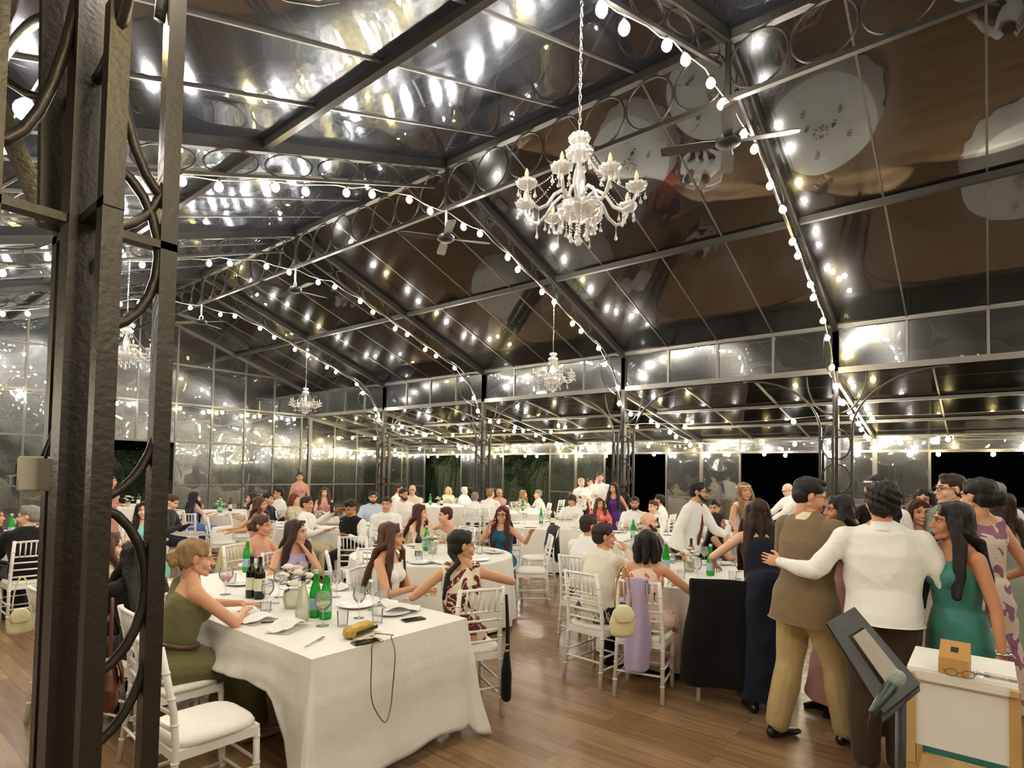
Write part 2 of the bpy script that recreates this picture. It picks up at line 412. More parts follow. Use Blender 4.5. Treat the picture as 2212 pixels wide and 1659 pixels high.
# ---------------------------------------------------------------- trusses
def low(x):      # height of the lower chord / string line
    a = abs(x); pts = [(0, 5.62), (.8, 5.60), (1.5, 5.42), (2.8, 4.98), (3.7, 4.66), (4.4, 4.40), (5.0, 3.95), (5.3, 3.55)]
    for (x0, z0), (x1, z1) in zip(pts[:-1], pts[1:]):
        if a <= x1: return z0+(z1-z0)*(a-x0)/(x1-x0)
    return pts[-1][1]
for i in range(-1, 4):
    t = thing('roof_truss', 'grey steel roof truss with ring lattice and strung bulbs, '+ORD[i], 'truss', (0, i*B, HE), 0, 'roof trusses of the glass nave')
    for s in (-1, 1):
        m = MB(); m.bar((0.04*s, 0, HR-HE-.07), (s*W, 0, -.07), .08, .12); m.build('rafter', M_steel, t, smooth=False)
        sl = unit(V(s*W, 0, HE-HR)); nrm = V(0, 0, 1)
        off = .40
        m = MB(); m.bar((s*.25, 0, rz_(.25)-HE-off), (s*4.3, 0, rz_(4.3)-HE-off), .035, .035); m.build('bottom_chord', M_steel, t, smooth=False)
        for k in range(6):
            xx = .55+k*.66; c = V(s*xx, 0, rz_(xx)-HE-off/2-.06)
            m = MB(); ring(m, c, .31, .14, sl, (0, 0, 1), .011, 24, 5); m.build('lattice_ring', M_steel, t)
        # scroll that drops to the column
        m = MB(); pts = []
        for k in range(15):
            a = math.pi/2*k/14; pts.append((s*(4.0+1.33*math.sin(a)), 0, -1.25+1.35*math.cos(a)))
        m.tube(pts, .018, 6); m.build('curved_brace', M_steel, t)
        m = MB(); pts = [(s*(5.33-.75*math.sin(a)), 0, -.55+.42*math.cos(a)) for a in np.linspace(0, math.pi*.95, 14)]
        m.tube(pts, .013, 6); m.build('scroll', M_steel, t)
    # lean-to rafter on the aisle side
    for s in (1, -1):
        m = MB(); m.bar((s*W, 0, lz(W)-.06-HE), (s*WO, 0, HO-.06-HE), .06, .09); m.build('aisle_rafter', M_steel, t, smooth=False)
# ---------------------------------------------------------------- lattice columns
def column(loc, label, mt, top=HC, gap=.25, core=.10, rod=.045, arches=True, extra=False):
    ps = 3.0 if extra else 2.62
    t = thing('lattice_column', label, 'column', loc, 0, 'lattice columns of the colonnade')
    m = MB(); m.bar((0, 0, 0), (0, 0, HE-.1), core, core*.9, up=(0, 1, 0)); m.box((0, 0, .02), (.3, .3, .04)); m.build('core_post', mt, t, smooth=False)
    for dx, dy in ((1, 0), (-1, 0), (0, 1), (0, -1)):
        d = V(dx, dy, 0)*gap
        m = MB(); m.bar(tuple(d), tuple(d+V(0, 0, ps+(1.3 if extra and dx else 0))), rod, rod, up=(0, 1, 0) if dx else (1, 0, 0)); m.build('corner_post', mt, t, smooth=False)
        # bowed flats between post and core
        for z in ((.12, .78, 1.44, 2.05) if not extra else ((.04, 1.09, 2.14) if dx == 1 else ((.5, 1.6) if dy == 1 else ()))):
            m = MB(); pts = [d*(.12+.78*math.sin(a))+V(0, 0, z+.52*(1-math.cos(a))/2) for a in np.linspace(0, math.pi, 13)]
            m.tube(pts, .014 if not extra else .016, 6); m.build('bowed_strap', mt, t)
    m = MB()
    for z in (2.44,): m.box((0, 0, z), (2*gap+.06, .05, .025)); m.box((0, 0, z), (.05, 2*gap+.06, .025))
    m.build('collar_plate', mt, t, smooth=False)
    if arches:
        for s in (1, -1):
            m = MB(); pts = [(0, s*(gap+1.35*(1-math.cos(a))), ps-.07+(top-.05-ps+.07)*math.sin(a)) for a in np.linspace(0, math.pi/2, 16)]
            m.tube(pts, .02, 6); m.build('arch_rod', mt, t)
            m = MB(); pts = [(0, s*(.06+.42*(1-math.sin(a))), top-.06-.62*math.cos(a)) for a in np.linspace(0, math.pi/2, 12)]
            pts = [(0, s*(.05+.42*math.sin(a)), top-.75+.7*(1-math.cos(a))) for a in np.linspace(0, math.pi/2, 12)]
            m.tube(pts, .015, 6); m.build('scroll_rod', mt, t)
            m = MB(); pts = [(s*(gap*.9+.25*math.sin(a)*0), 0, 2.6)]
            pts = [(s*(gap*(1-.9*math.sin(a))), 0, 2.6+.95*(1-math.cos(a))) for a in np.linspace(0, math.pi/2, 10)]
            m.tube(pts, .016, 6); m.build('taper_rod', mt, t)
    return t
for i in range(-1, 4):
    column((W, i*B, 0), 'slender grey lattice column of the far colonnade, '+ORD[i], M_steel)
for i in range(1, 4):
    column((-W, i*B, 0), 'grey lattice column of the near colonnade, %s past the foreground one' % ('first', 'second', 'third')[i-1], M_steel)
NC = V(-5.505, 0, 0)
nearcol = column(tuple(NC), 'large dark lattice column filling the left foreground', M_steel_d, gap=.22, core=.10, rod=.05, extra=True)
for z0, z1 in ((.88, 1.24), (1.62, 1.92), (2.45, 2.75)):
    m = MB(); m.tube([V(.03+.19*math.sin(a), 0, z0+(z1-z0)*(1-math.cos(a))) for a in np.linspace(0, math.pi/2, 10)], .015, 6); m.build('bowed_strap', M_steel_d, nearcol)
for p0, p1, w_ in (((112, -40, 1.86), (107, 492, 1.80), .055), ((-30, 170, 1.98), (98, 470, 1.84), .05)):
    m = MB(); m.bar(at(*p0)-NC, at(*p1)-NC, w_, w_*.7, up=(0, 1, 0)); m.build('upper_brace', M_steel_d, nearcol, smooth=False)
m = MB(); m.tube([at(-30, 120, 1.95)-NC, at(20, 178, 1.93)-NC, at(60, 203, 1.9)-NC, at(100, 215, 1.87)-NC], .014, 8); m.build('bowed_strap', M_steel_d, nearcol)
# fittings on the near column
m = MB(); m.box((0, 0, 0), (.085, .055, .105)); jb = flat_sharp(m.build('junction_box', mat('aged_white_plastic', (214, 208, 190), .5, 0, .05, 20), None))
jb.location = tuple(at(76, 1023, 1.78)); jb.rotation_euler = (0, 0, R_(-12)); jb.modifiers.new('b', 'BEVEL').width = .006
tag(jb, 'small white plastic socket box fixed to the foreground column', 'socket box')
m = MB(); m.box((-.044, .005, .014), (.004, .035, .03)); m.box((-.044, .005, -.022), (.004, .035, .03)); m.build('socket_hole', mat('black_plastic', (18, 18, 18), .5), jb, smooth=False)
def cable(name, pts, r, label, mt=None):
    m = MB(); P = [np.array(p) for p in pts]; out = []
    for i in range(len(P)-1):
        p0, p1, p2, p3 = P[max(i-1, 0)], P[i], P[i+1], P[min(i+2, len(P)-1)]
        for k in range(6):
            t = k/6; out.append(.5*((2*p1)+(-p0+p2)*t+(2*p0-5*p1+4*p2-p3)*t*t+(-p0+3*p1-3*p2+p3)*t**3))
    out.append(P[-1]); m.tube(out, r, 6)
    return tag(m.build(name, mt or mat('black_cable', (20, 19, 18), .5)), label, 'cable')
cable('power_cable', [at(x, y, d) for x, y, d in ((250, -30, 1.8), (225, 90, 1.8), (188, 215, 1.79), (180, 330, 1.79), (160, 480, 1.79), (150, 700, 1.78), (168, 815, 1.77), (120, 920, 1.75), (92, 985, 1.74))], .006, 'thin black cable running down the foreground column to the socket box')
cable('power_cable', [at(x, y, d) for x, y, d in ((205, 560, 1.7), (182, 650, 1.72), (170, 760, 1.74), (165, 830, 1.75), (140, 880, 1.74), (108, 960, 1.73), (98, 990, 1.73))], .005, 'second black cable bowing out beside the foreground column post')
# ---------------------------------------------------------------- ceiling fans
M_black = mat('black_plastic', (18, 18, 18), .5)
M_fan = mat('dark_fan_blade', (34, 30, 27), .45, 0, .2, 12)
def fan(i, label):
    t = thing('ceiling_fan', label, 'fan', (0, i*B, HRB-.02), R_(20+i*33), 'ceiling fans under the ridge')
    m = MB(); m.tube([(0, 0, 0), (0, 0, -.28)], .016, 8); m.build('down_rod', M_white, t)
    m = MB(); m.tube([(.05*math.cos(a), 0, -.33+.05*math.sin(a)) for a in np.linspace(0, 2*math.pi, 12)[:-1]], .009, 6, closed=True); m.build('hanging_hook', M_white, t)
    m = MB(); m.lathe([(.02, -.38), (.10, -.385), (.13, -.41), (.13, -.45), (.09, -.48), (.0, -.49)], n=20); m.build('motor_housing', M_black, t)
    for k in range(4):
        m = MB(); a = k*math.pi/2; d = V(math.cos(a), math.sin(a), 0); q = V(-d[1], d[0], 0)
        vs = []
        for u, wd in ((.1, .035), (.25, .06), (.6, .07), (.68, .05)):
            for s, dz in ((-1, -.012), (1, .012)): vs += [d*u+q*wd*s+V(0, 0, -.43+dz), d*u+q*wd*s+V(0, 0, -.438+dz)]
        fs = []
        for j in range(3):
            b = j*4; fs += [(b, b+4, b+6, b+2), (b+1, b+3, b+7, b+5), (b, b+1, b+5, b+4), (b+2, b+6, b+7, b+3)]
        fs += [(0, 2, 3, 1), (12, 13, 15, 14)]
        m.add(vs, fs); m.build('fan_blade', M_fan, t, smooth=False)
for i in range(0, 4): fan(i, 'dark ceiling fan hanging from the ridge, '+ORD[i])
# ---------------------------------------------------------------- festoon strings
M_bulb = emis('lit_bulb_white', (255, 247, 236), BULB)
M_bulby = emis('lit_bulb_warm', (255, 232, 160), BULB*.8)
M_sock = M_black
def bulb_mesh(mt, nm):
    b = MB(); b.lathe([(0, -.112), (.02, -.107), (.036, -.09), (.043, -.068), (.039, -.044), (.024, -.02), (.014, -.01)], n=10, slot=0)
    b.lathe([(.015, -.012), (.016, .012), (.008, .016)], n=8, slot=1)
    me = b.mesh(nm); me.materials.append(mt); me.materials.append(M_sock); me.polygons.foreach_set('use_smooth', [True]*len(me.polygons)); return me
BW, BY = bulb_mesh(M_bulb, 'bulb_white'), bulb_mesh(M_bulby, 'bulb_warm')
def string_lights(pts, step, label, sag=.0, warm=.2, wire=True, group='festoon strings'):
    pts = [np.array(p, float) for p in pts]; base = pts[0]
    t = thing('string_lights', label, 'string lights', base, 0, None)
    L_ = [0]
    for a, b in zip(pts[:-1], pts[1:]): L_.append(L_[-1]+np.linalg.norm(b-a))
    def P(s):
        for i in range(len(pts)-1):
            if s <= L_[i+1]+1e-6:
                u = (s-L_[i])/(L_[i+1]-L_[i]); return pts[i]*(1-u)+pts[i+1]*u-V(0, 0, sag*4*u*(1-u))
        return pts[-1]
    if wire:
        m = MB(); k = max(8, int(L_[-1]/.25)); m.tube([P(L_[-1]*j/k)-base for j in range(k+1)], .006, 5); m.build('wire', mat('pale_festoon_wire', (150, 145, 130), .6), t)
    s = step*.5; j = 0
    while s < L_[-1]:
        o = bpy.data.objects.new('bulb', BY if random.random() < warm else BW); COL.objects.link(o); o.parent = t
        p = P(s)-base; o.location = (p[0]+random.uniform(-.015, .015), p[1]+random.uniform(-.015, .015), p[2]-.012)
        o.rotation_euler = (random.uniform(-.3, .3), random.uniform(-.3, .3), 0)
        s += step*(random.uniform(.62, .8) if j % 2 else random.uniform(1.2, 1.4)); j += 1
    return t
for i in range(-2, 4):  # strings behind the camera are unseen, added to brighten the foreground
    pts = [(x, i*B-.03, low(x)) for x in (-5.25, -5.0, -4.4, -3.7, -2.8, -2.0, -1.5, -.8, 0, .8, 1.5, 2.2, 2.8, 3.7, 4.4, 5.0, 5.25)]
    pts += [(5.4, i*B-.05, 3.2), (6.4, i*B, lz(6.4)-.2), (7.8, i*B, lz(7.8)-.22), (9.2, i*B, lz(9.2)-.22), (10.0, i*B, HOB+.12)]
    string_lights(pts, .52, 'string of round bulbs draped along the roof truss '+ORD[i], .05)
string_lights([(10.02, y, 2.40) for y in np.linspace(-7.5, 16.6, 25)], .8, 'long string of bulbs along the eave of the far aisle wall', .05, .35)
string_lights([(8.6, y, 2.62) for y in np.linspace(-7.5, 16.5, 13)], 1.05, 'string of widely spaced bulbs down the middle of the far aisle', .06, .4)
string_lights([(7.1, y, 2.98) for y in np.linspace(-7.5, 16.5, 7)], 1.9, 'sparse string of yellowish bulbs in the far aisle near the columns', .06, .8)
string_lights([(x, 16.6, 3.55) for x in np.linspace(-5.4, 5.4, 9)], .62, 'string of bulbs stretched across the far glass end wall', .05, .3)
string_lights([(x, 16.6, 2.45) for x in np.linspace(5.7, 10.0, 4)], .6, 'short string of bulbs on the end wall of the far aisle', .05, .3)
string_lights([(-5.4, y, 3.5) for y in np.linspace(-8.2, 16.6, 18)], .8, 'string of bulbs along the near colonnade above the foreground column', .05, .3)  # stretch beside and behind the camera added for more light up front
string_lights([(-9.0, y, 2.6) for y in np.linspace(-7, 16.5, 10)], 1.0, 'string of bulbs along the left side aisle', .05, .3)
# ================================================================ chairs
def make_chair():
    t = thing('chiavari_chair', 'x', 'chair', (0, 0, 0))
    def post(pts, r=.0165):
        P = [V(*p) for p in pts]; m = MB(); m.tube(P, r, 8)
        for z in (.13, .26, .39, .56, .68, .80):
            for a, b in zip(P[:-1], P[1:]):
                if a[2] <= z <= b[2]:
                    u = (z-a[2])/(b[2]-a[2]); c = a*(1-u)+b*u; m.tube([c-V(0, 0, .006), c, c+V(0, 0, .006)], [r+.001, r+.0045, r+.001], 8)
        return m
    for s in (-1, 1):
        post([(s*.185, .19, 0), (s*.18, .18, .43)]).build('leg', M_white, t)
        post([(s*.185, -.235, 0), (s*.175, -.19, .43), (s*.168, -.205, .62), (s*.16, -.265, .915)]).build('rear_post', M_white, t)
    m = MB()
    for a, b in (((-.18, .18), (.18, .18)), ((-.175, -.19), (.175, -.19)), ((-.18, .18), (-.175, -.19)), ((.18, .18), (.175, -.19))):
        m.bar((*a, .422), (*b, .422), .034, .045)
    m.box((0, -.005, .435), (.37, .38, .016)); m.build('seat_frame', M_white, t, smooth=False)
    m = MB(); pr = [(0, .494), (.6, .493), (.85, .489), (.97, .478), (1.02, .463), (1.0, .445), (0, .445)]
    n = 28; vs = []
    for r, z in pr:
        for j in range(n):
            a = 2*math.pi*j/n; q = (abs(math.cos(a))**4+abs(math.sin(a))**4)**-.25
            vs.append((.2*r*q*math.cos(a), .2*r*q*math.sin(a)-.0, z-.004*(1-r)))
    fs = [(i*n+j, (i+1)*n+j, (i+1)*n+(j+1) % n, i*n+(j+1) % n) for i in range(len(pr)-1) for j in range(n)]
    m.add(vs, fs); m.build('cushion', M_cushion, t)
    def bk(z):
        if z < .62: u = (z-.43)/.19; return -.19-.015*u, .175-.007*u
        u = (z-.62)/.295; return -.205-.06*u, .168-.008*u
    for z in (.53, .605, .68, .745, .90):
        y, x = bk(z); m = MB(); m.tube([(-x, y, z), (0, y-.012, z+(.006 if z > .85 else 0)), (x, y, z)], .0095 if z < .85 else .012, 7); m.build('back_rail', M_white, t)
    for k in range(6):
        x = -.11+k*.044; y0, _ = bk(.745); y1, _ = bk(.9); m = MB()
        m.tube([(x, y0-.01, .745), (x, (y0+y1)/2-.011, .82), (x, y1-.012, .9)], [.006, .0075, .006], 6); m.build('spindle', M_white, t)
    for z, r in ((.17, .009), (.27, .009)):
        m = MB(); m.tube([(-.183, .186, z), (.183, .186, z)], r, 6); m.build('stretcher', M_white, t)
        for s in (-1, 1):
            m = MB(); m.tube([(s*.183, .186, z-.03), (s*.18, -.22, z-.03)], r, 6); m.build('stretcher', M_white, t)
    m = MB(); m.tube([(-.18, -.218, .2), (.18, -.218, .2)], .009, 6); m.build('stretcher', M_white, t)
    return index_kids(t)
CH0 = make_chair(); CHAIRS = []; _ch_used = [False]
def chair(x, y, rz, label, group='white banquet chairs'):
    """rz: direction the sitter faces, 0 = +Y"""
    if not _ch_used[0]:
        _ch_used[0] = True; CH0.location = (x, y, 0); CH0.rotation_euler = (0, 0, rz); CH0['label'] = label; CH0['group'] = group; return CH0
    return clone(CH0, (x, y, 0), rz, label, group)
def face_rz(xy, img_angle):
    """image angle: 0 faces the camera, 90 faces image right, 180 faces away; returns world rotation about z of +Y"""
    v = np.array(xy[:2])-CAM[:2]; v /= np.linalg.norm(v); r = V(v[1], -v[0]); a = R_(img_angle)
    d = -v*math.cos(a)+r*math.sin(a); return math.atan2(-d[0], d[1])
# ================================================================ tables
def near_table():
    x0, x1, y0, y1, zt = -4.34, -3.21, .58, 3.35, .76
    t = thing('dining_table', 'long dining table under a white cloth in the foreground, front corner facing the viewer', 'table', ((x0+x1)/2, (y0+y1)/2, 0))
    ox, oy = (x0+x1)/2, (y0+y1)/2
    m = MB(); m.box((0, 0, zt-.025), (x1-x0-.01, y1-y0-.01, .04)); m.build('tabletop', mat('pale_wood', (200, 180, 150), .6), t, smooth=False)
    for a in (x0+.12, x1-.12):
        for b in (y0+.32, y1-.3):
            m = MB(); m.tube([(a-ox, b-oy, 0), (a-ox, b-oy, zt-.04)], .03, 10); m.build('leg', M_white, t)
    # perimeter: (point, normal, drop, flare, wave)
    per = []
    def side(ax, ay, bx, by, nx, ny, kind, n):
        Ln = math.hypot(bx-ax, by-ay)
        for i in range(n+1):
            u = i/n; s = min(u, 1-u)*Ln
            if kind == 'front': d = .68+.03*math.sin(u*5)+.03*math.exp(-(s/.15)**2); fl = .02+.012*math.sin(u*9)
            else:
                e = math.exp(-((u if kind == 'R' else (1-u))*Ln/.21)**2) if kind in 'LR' else 0
                d = (.30 if kind != 'L' else .22)+(.43 if kind != 'L' else .50)*e; fl = .05+.03*math.sin(u*Ln*7)
            per.append((ax+(bx-ax)*u, ay+(by-ay)*u, nx, ny, d, fl))
    def corner(cx_, cy_, a0, a1, dd, n=9, amp=.10):
        for i in range(1, n):
            u = i/n; a = a0+(a1-a0)*u
            per.append((cx_, cy_, math.cos(a), math.sin(a), dd+.035*math.sin(math.pi*u), .05+amp*math.sin(math.pi*u)*(1+.25*math.cos(u*4*math.pi))))
    side(x0, y0, x1, y0, 0, -1, 'front', 26); corner(x1, y0, -math.pi/2, 0, .70)
    side(x1, y0, x1, y1, 1, 0, 'R', 44); corner(x1, y1, 0, math.pi/2, .3)
    side(x1, y1, x0, y1, 0, 1, 'B', 20); corner(x0, y1, math.pi/2, math.pi, .3)
    side(x0, y1, x0, y0, -1, 0, 'L', 44); corner(x0, y0, math.pi, 1.5*math.pi, .71, 11, .14)
    n = len(per); K = 26; vs = []; m = MB()
    for k in range(K+1):
        q = k/K
        for (px_, py_, nx, ny, d, fl) in per:
            o_ = fl*(q**1.3)+.008*min(1, q*6); dz = d*q
            wv = .011*q*math.sin(px_*17+py_*13)+.008*q*math.sin(py_*31+q*7)+.006*math.sin(py_*9-q*11)*q+(.0045*math.exp(-((q-.3)/.018)**2) if ny == -1 else 0)
            x_ = px_+nx*(o_+wv); y_ = py_+ny*(o_+wv); z_ = zt+.004-dz+(-.004 if q > 0 else 0)
            vs.append((x_-ox, y_-oy, max(z_, .012)))
    fs = [(k*n+(j+1) % n, k*n+j, (k+1)*n+j, (k+1)*n+(j+1) % n) for k in range(K) for j in range(n)]
    fs.append(tuple(range(n)))
    m.add(vs, fs); c = m.build('tablecloth', mat('foreground_tablecloth', (238, 236, 230), .85, 0, .03, 2.5, .45, 7, .2), t)
    c.data.set_sharp_from_angle(angle=R_(60)); c.modifiers.new('th', 'SOLIDIFY').thickness = -.003
    return t
near_table()
def round_table(px, dep, label, r=.93, hem=.04, folds=18, zt=.76):
    c = at(px, 1000, dep); loc = (c[0], c[1], 0)
    t = thing('round_table', label, 'table', loc, 0, 'round banquet tables')
    m = MB(); m.lathe([(r-.02, zt-.03), (r-.01, zt-.005), (0, zt-.004)], n=40); m.build('tabletop', mat('pale_wood', (200, 180, 150)), t)
    m = MB(); m.tube([(0, 0, 0), (0, 0, zt-.03)], .05, 10); m.build('pedestal', M_steel, t)
    ph = random.uniform(0, 6); n = 144; prof = [(r+.006, zt-.01)]; K = 9; vs = []
    for k in range(K+1):
        q = k/K
        for j in range(n):
            a = 2*math.pi*j/n
            wv = (math.sin(a*folds+ph)+.5*math.sin(a*folds*.53+ph*2)+.35*math.sin(a*folds*1.7))*.022*q**.8
            rr = r+.006+.05*q+wv; vs.append((rr*math.cos(a), rr*math.sin(a), zt-.008-(zt-.008-hem)*q))
    vs += [((r-.006)*math.cos(2*math.pi*j/n), (r-.006)*math.sin(2*math.pi*j/n), zt) for j in range(n)]
    fs = [(k*n+(j+1) % n, k*n+j, (k+1)*n+j, (k+1)*n+(j+1) % n) for k in range(K) for j in range(n)]
    T = (K+1)*n; fs += [(T+j, j, (j+1) % n, T+(j+1) % n)[::-1] for j in range(n)]; fs.append(tuple(T+j for j in range(n)))
    m = MB(); m.add(vs, fs); o = m.build('tablecloth', M_cloth, t); o.data.set_sharp_from_angle(angle=R_(70))
    return V(c[0], c[1], zt)
# ---------------------------------------------------------------- tableware
M_gl = glassy('drinking_glass', (.985, .985, .985), .04, .01, .03, .2, (245, 245, 245), .07, ior=1.22)
M_green = glassy('green_bottle_glass', (.25, .8, .25), .05, .02, 0, .3, (40, 176, 58), .6, ior=1.35)
M_dark = mat('dark_wine_bottle', (16, 22, 12), .12, 0, .1, 8)
M_clearb = glassy('clear_bottle_glass', (.93, .94, .88), .06, .02, 0, .3, (228, 226, 200), .4, ior=1.3)
M_wine = mat('pale_white_wine', (214, 214, 130), .2)
M_orange = mat('orange_drink', (226, 120, 30), .2)
M_china = mat('white_china', (244, 243, 240), .15, 0, .02, 5)
M_label_b = mat('pale_blue_label', (150, 190, 205), .6)
M_label_w = mat('cream_paper_label', (226, 222, 196), .6)
M_silver = mat('cutlery_steel', (200, 198, 192), .2, 1, .05, 9)
M_napkin = mat('white_napkin', (240, 238, 232), .9, 0, .04, 8, .3, 20)
M_leaf = mat('dark_green_leaves', (52, 84, 40), .6, 0, .3, 20)
M_petal = mat('white_petals', (240, 236, 222), .7, 0, .06, 20)
M_pink = mat('blush_petals', (232, 196, 190), .7, 0, .06, 20)
def o1(name, mb, mt, label=None, cat=None, group=None, loc=(0, 0, 0), rz=0, parent=None):
    o = mb.build(name, mt, parent, loc=loc, rz=rz); o.data.set_sharp_from_angle(angle=R_(50))
    if label: tag(o, label, cat, group)
    return o
PR = {}
def proto(kind):
    """build one of each kind, copy afterwards"""
    if kind in PR: return PR[kind]
    ch = []
    if kind == 'wine_glass':
        m = MB(); m.lathe([(.034, 0), (.034, .002), (.006, .008), (.0045, .02), (.0045, .085), (.016, .1), (.036, .125), (.042, .15), (.036, .2), (.0335, .2), (.039, .15), (.033, .127), (.014, .104), (0, .1)], n=18)
        mt = M_gl
    elif kind == 'balloon_glass':
        m = MB(); m.lathe([(.038, 0), (.038, .002), (.006, .008), (.0045, .02), (.0045, .08), (.02, .093), (.046, .125), (.052, .155), (.04, .205), (.0375, .205), (.049, .155), (.043, .127), (.018, .097), (0, .093)], n=20); mt = M_gl
        w_ = MB(); w_.lathe([(0, .097), (.018, .1), (.042, .127), (.046, .14), (0, .14)], n=18); ch = [('drink', w_, M_wine)]
    elif kind == 'tumbler':
        m = MB(); m.lathe([(0, 0), (.03, 0), (.036, .09), (.034, .09), (.028, .008), (0, .008)], n=18); mt = M_gl
    elif kind == 'plate':
        m = MB(); m.lathe([(0, .002), (.07, 0), (.085, .004), (.128, .016), (.13, .019), (.086, .009), (.07, .006), (0, .006)], n=30); mt = M_china
    elif kind == 'water_bottle':
        m = MB(); m.lathe([(0, 0), (.036, .002), (.038, .02), (.038, .15), (.03, .19), (.016, .235), (.0135, .285), (.0145, .29), (0, .29)], n=18); mt = M_green
        a = MB(); a.lathe([(.0388, .05), (.0388, .125)], n=18); a.f = a.f[:18]; a.m = a.m[:18]
        c = MB(); c.lathe([(.0155, .278), (.0155, .302), (0, .303)], n=14); ch = [('label', a, M_label_b), ('cap', c, mat('silver_cap', (205, 214, 220), .35, .3))]
    elif kind == 'wine_bottle':
        m = MB(); m.lathe([(0, 0), (.037, .002), (.0385, .02), (.0385, .18), (.03, .212), (.015, .24), (.0135, .3), (0, .302)], n=18); mt = M_dark
        a = MB(); a.lathe([(.0392, .06), (.0392, .15)], n=18); a.f = a.f[:18]; a.m = a.m[:18]
        c = MB(); c.lathe([(.0148, .25), (.0148, .305), (0, .306)], n=14); ch = [('label', a, M_label_w), ('capsule', c, M_black)]
    elif kind == 'napkin':
        m = MB(); vs = []; nx, ny = 9, 7
        for i in range(nx):
            for j in range(ny):
                x = (i/(nx-1)-.5)*.2; y_ = (j/(ny-1)-.5)*.12; vs.append((x, y_, .006+.022*max(0, math.sin(x*21+1.1))*math.cos(y_*9)+.008*math.sin(y_*50+x*20)+.006))
        m.add(vs, [(i*ny+j, (i+1)*ny+j, (i+1)*ny+j+1, i*ny+j+1) for i in range(nx-1) for j in range(ny-1)])
        vv = [(a, b, .001) for a, b, _ in vs]; m.add(vv, [(i*ny+j, i*ny+j+1, (i+1)*ny+j+1, (i+1)*ny+j) for i in range(nx-1) for j in range(ny-1)]); mt = M_napkin
    elif kind == 'fork':
        m = MB(); m.bar((0, -.1, .004), (0, .03, .006), .006, .003); m.bar((0, .03, .006), (0, .055, .004), .018, .002)
        for k in range(4): m.bar((-.0085+k*.0057, .055, .004), (-.0085+k*.0057, .095, .008), .003, .002)
        mt = M_silver
    elif kind == 'knife':
        m = MB(); m.bar((0, -.1, .004), (0, 0, .004), .009, .005); m.bar((0, 0, .004), (0, .1, .003), .014, .002); mt = M_silver
    t = bpy.data.objects.new(kind, None); COL.objects.link(t)
    if ch:
        for nm, a, b in [('glass_body' if 'glass' in kind else 'bottle_body', m, mt)]+ch:
            o = a.build(nm, b, t); o.data.set_sharp_from_angle(angle=R_(50))
    else:
        bpy.data.objects.remove(t); t = m.build(kind, mt); t.data.set_sharp_from_angle(angle=R_(50))
    tag(t, 'x', kind.replace('_', ' ')); PR[kind] = [index_kids(t), False]; return PR[kind]
CATS = {'wine_glass': 'glass', 'balloon_glass': 'glass', 'tumbler': 'glass', 'plate': 'plate', 'water_bottle': 'bottle', 'wine_bottle': 'bottle', 'napkin': 'napkin', 'fork': 'fork', 'knife': 'knife'}
def put(kind, loc, label, group=None, rz=None):
    p = proto(kind); rz = random.uniform(0, 6) if rz is None else rz
    if not p[1]:
        p[1] = True; o = p[0]; o.location = tuple(float(v) for v in loc); o.rotation_euler = (0, 0, rz)
    else: o = clone(p[0], loc, rz)
    o['label'] = label; o['category'] = CATS[kind]
    if group: o['group'] = group
    elif 'group' in o: del o['group']
    return o
def flowers(loc, label, s=1., pink=True, vase=True, group='flower centrepieces'):
    t = thing('flower_centrepiece', label, 'flowers', loc, 0, group)
    m = MB(); m.lathe([(0, 0), (.045*s, 0), (.055*s, .05*s), (.05*s, .1*s), (.03*s, .1*s)], n=14); m.build('vase', M_clearb, t)
    m = MB()
    for k in range(46):
        a = random.uniform(0, 6.28); r = random.uniform(.03, .13)*s; z = (.10+random.uniform(0, .12))*s; c = V(r*math.cos(a), r*math.sin(a), z)
        d = unit(V(math.cos(a), math.sin(a), random.uniform(-.4, .8))); q = unit(np.cross(d, V(0, 0, 1)))
        m.add([c, c+d*.03*s+q*.012*s, c+d*.065*s, c+d*.03*s-q*.012*s], [(0, 1, 2, 3)])
    m.build('leaves', M_leaf, t, smooth=False)
    for k in range(9):
        a = k*2.4; r = (.02+.012*k)*s; c = V(r*math.cos(a), r*math.sin(a), (.2-.004*k*k*.3+random.uniform(-.02, .02))*s); m = MB()
        for j in range(3):
            m.lathe([(.004*s, 0), ((.014+.007*j)*s, .006*s), ((.02+.008*j)*s, (.022-.004*j)*s), ((.018+.009*j)*s, (.03-.006*j)*s)], c=c, n=9, wob=lambda A, z, j=j: .15*math.sin(A*4+j))
        o = m.build('bloom', M_pink if (pink and k % 3 == 0) else M_petal, t)
    return t
ORDN = ['leftmost', 'second from left', 'third from left', 'fourth from left', 'fifth from left', 'sixth from left', 'rightmost']
def imgx(p):
    v = RM @ (np.array(p, float)-CAM); return v[0]/v[2]
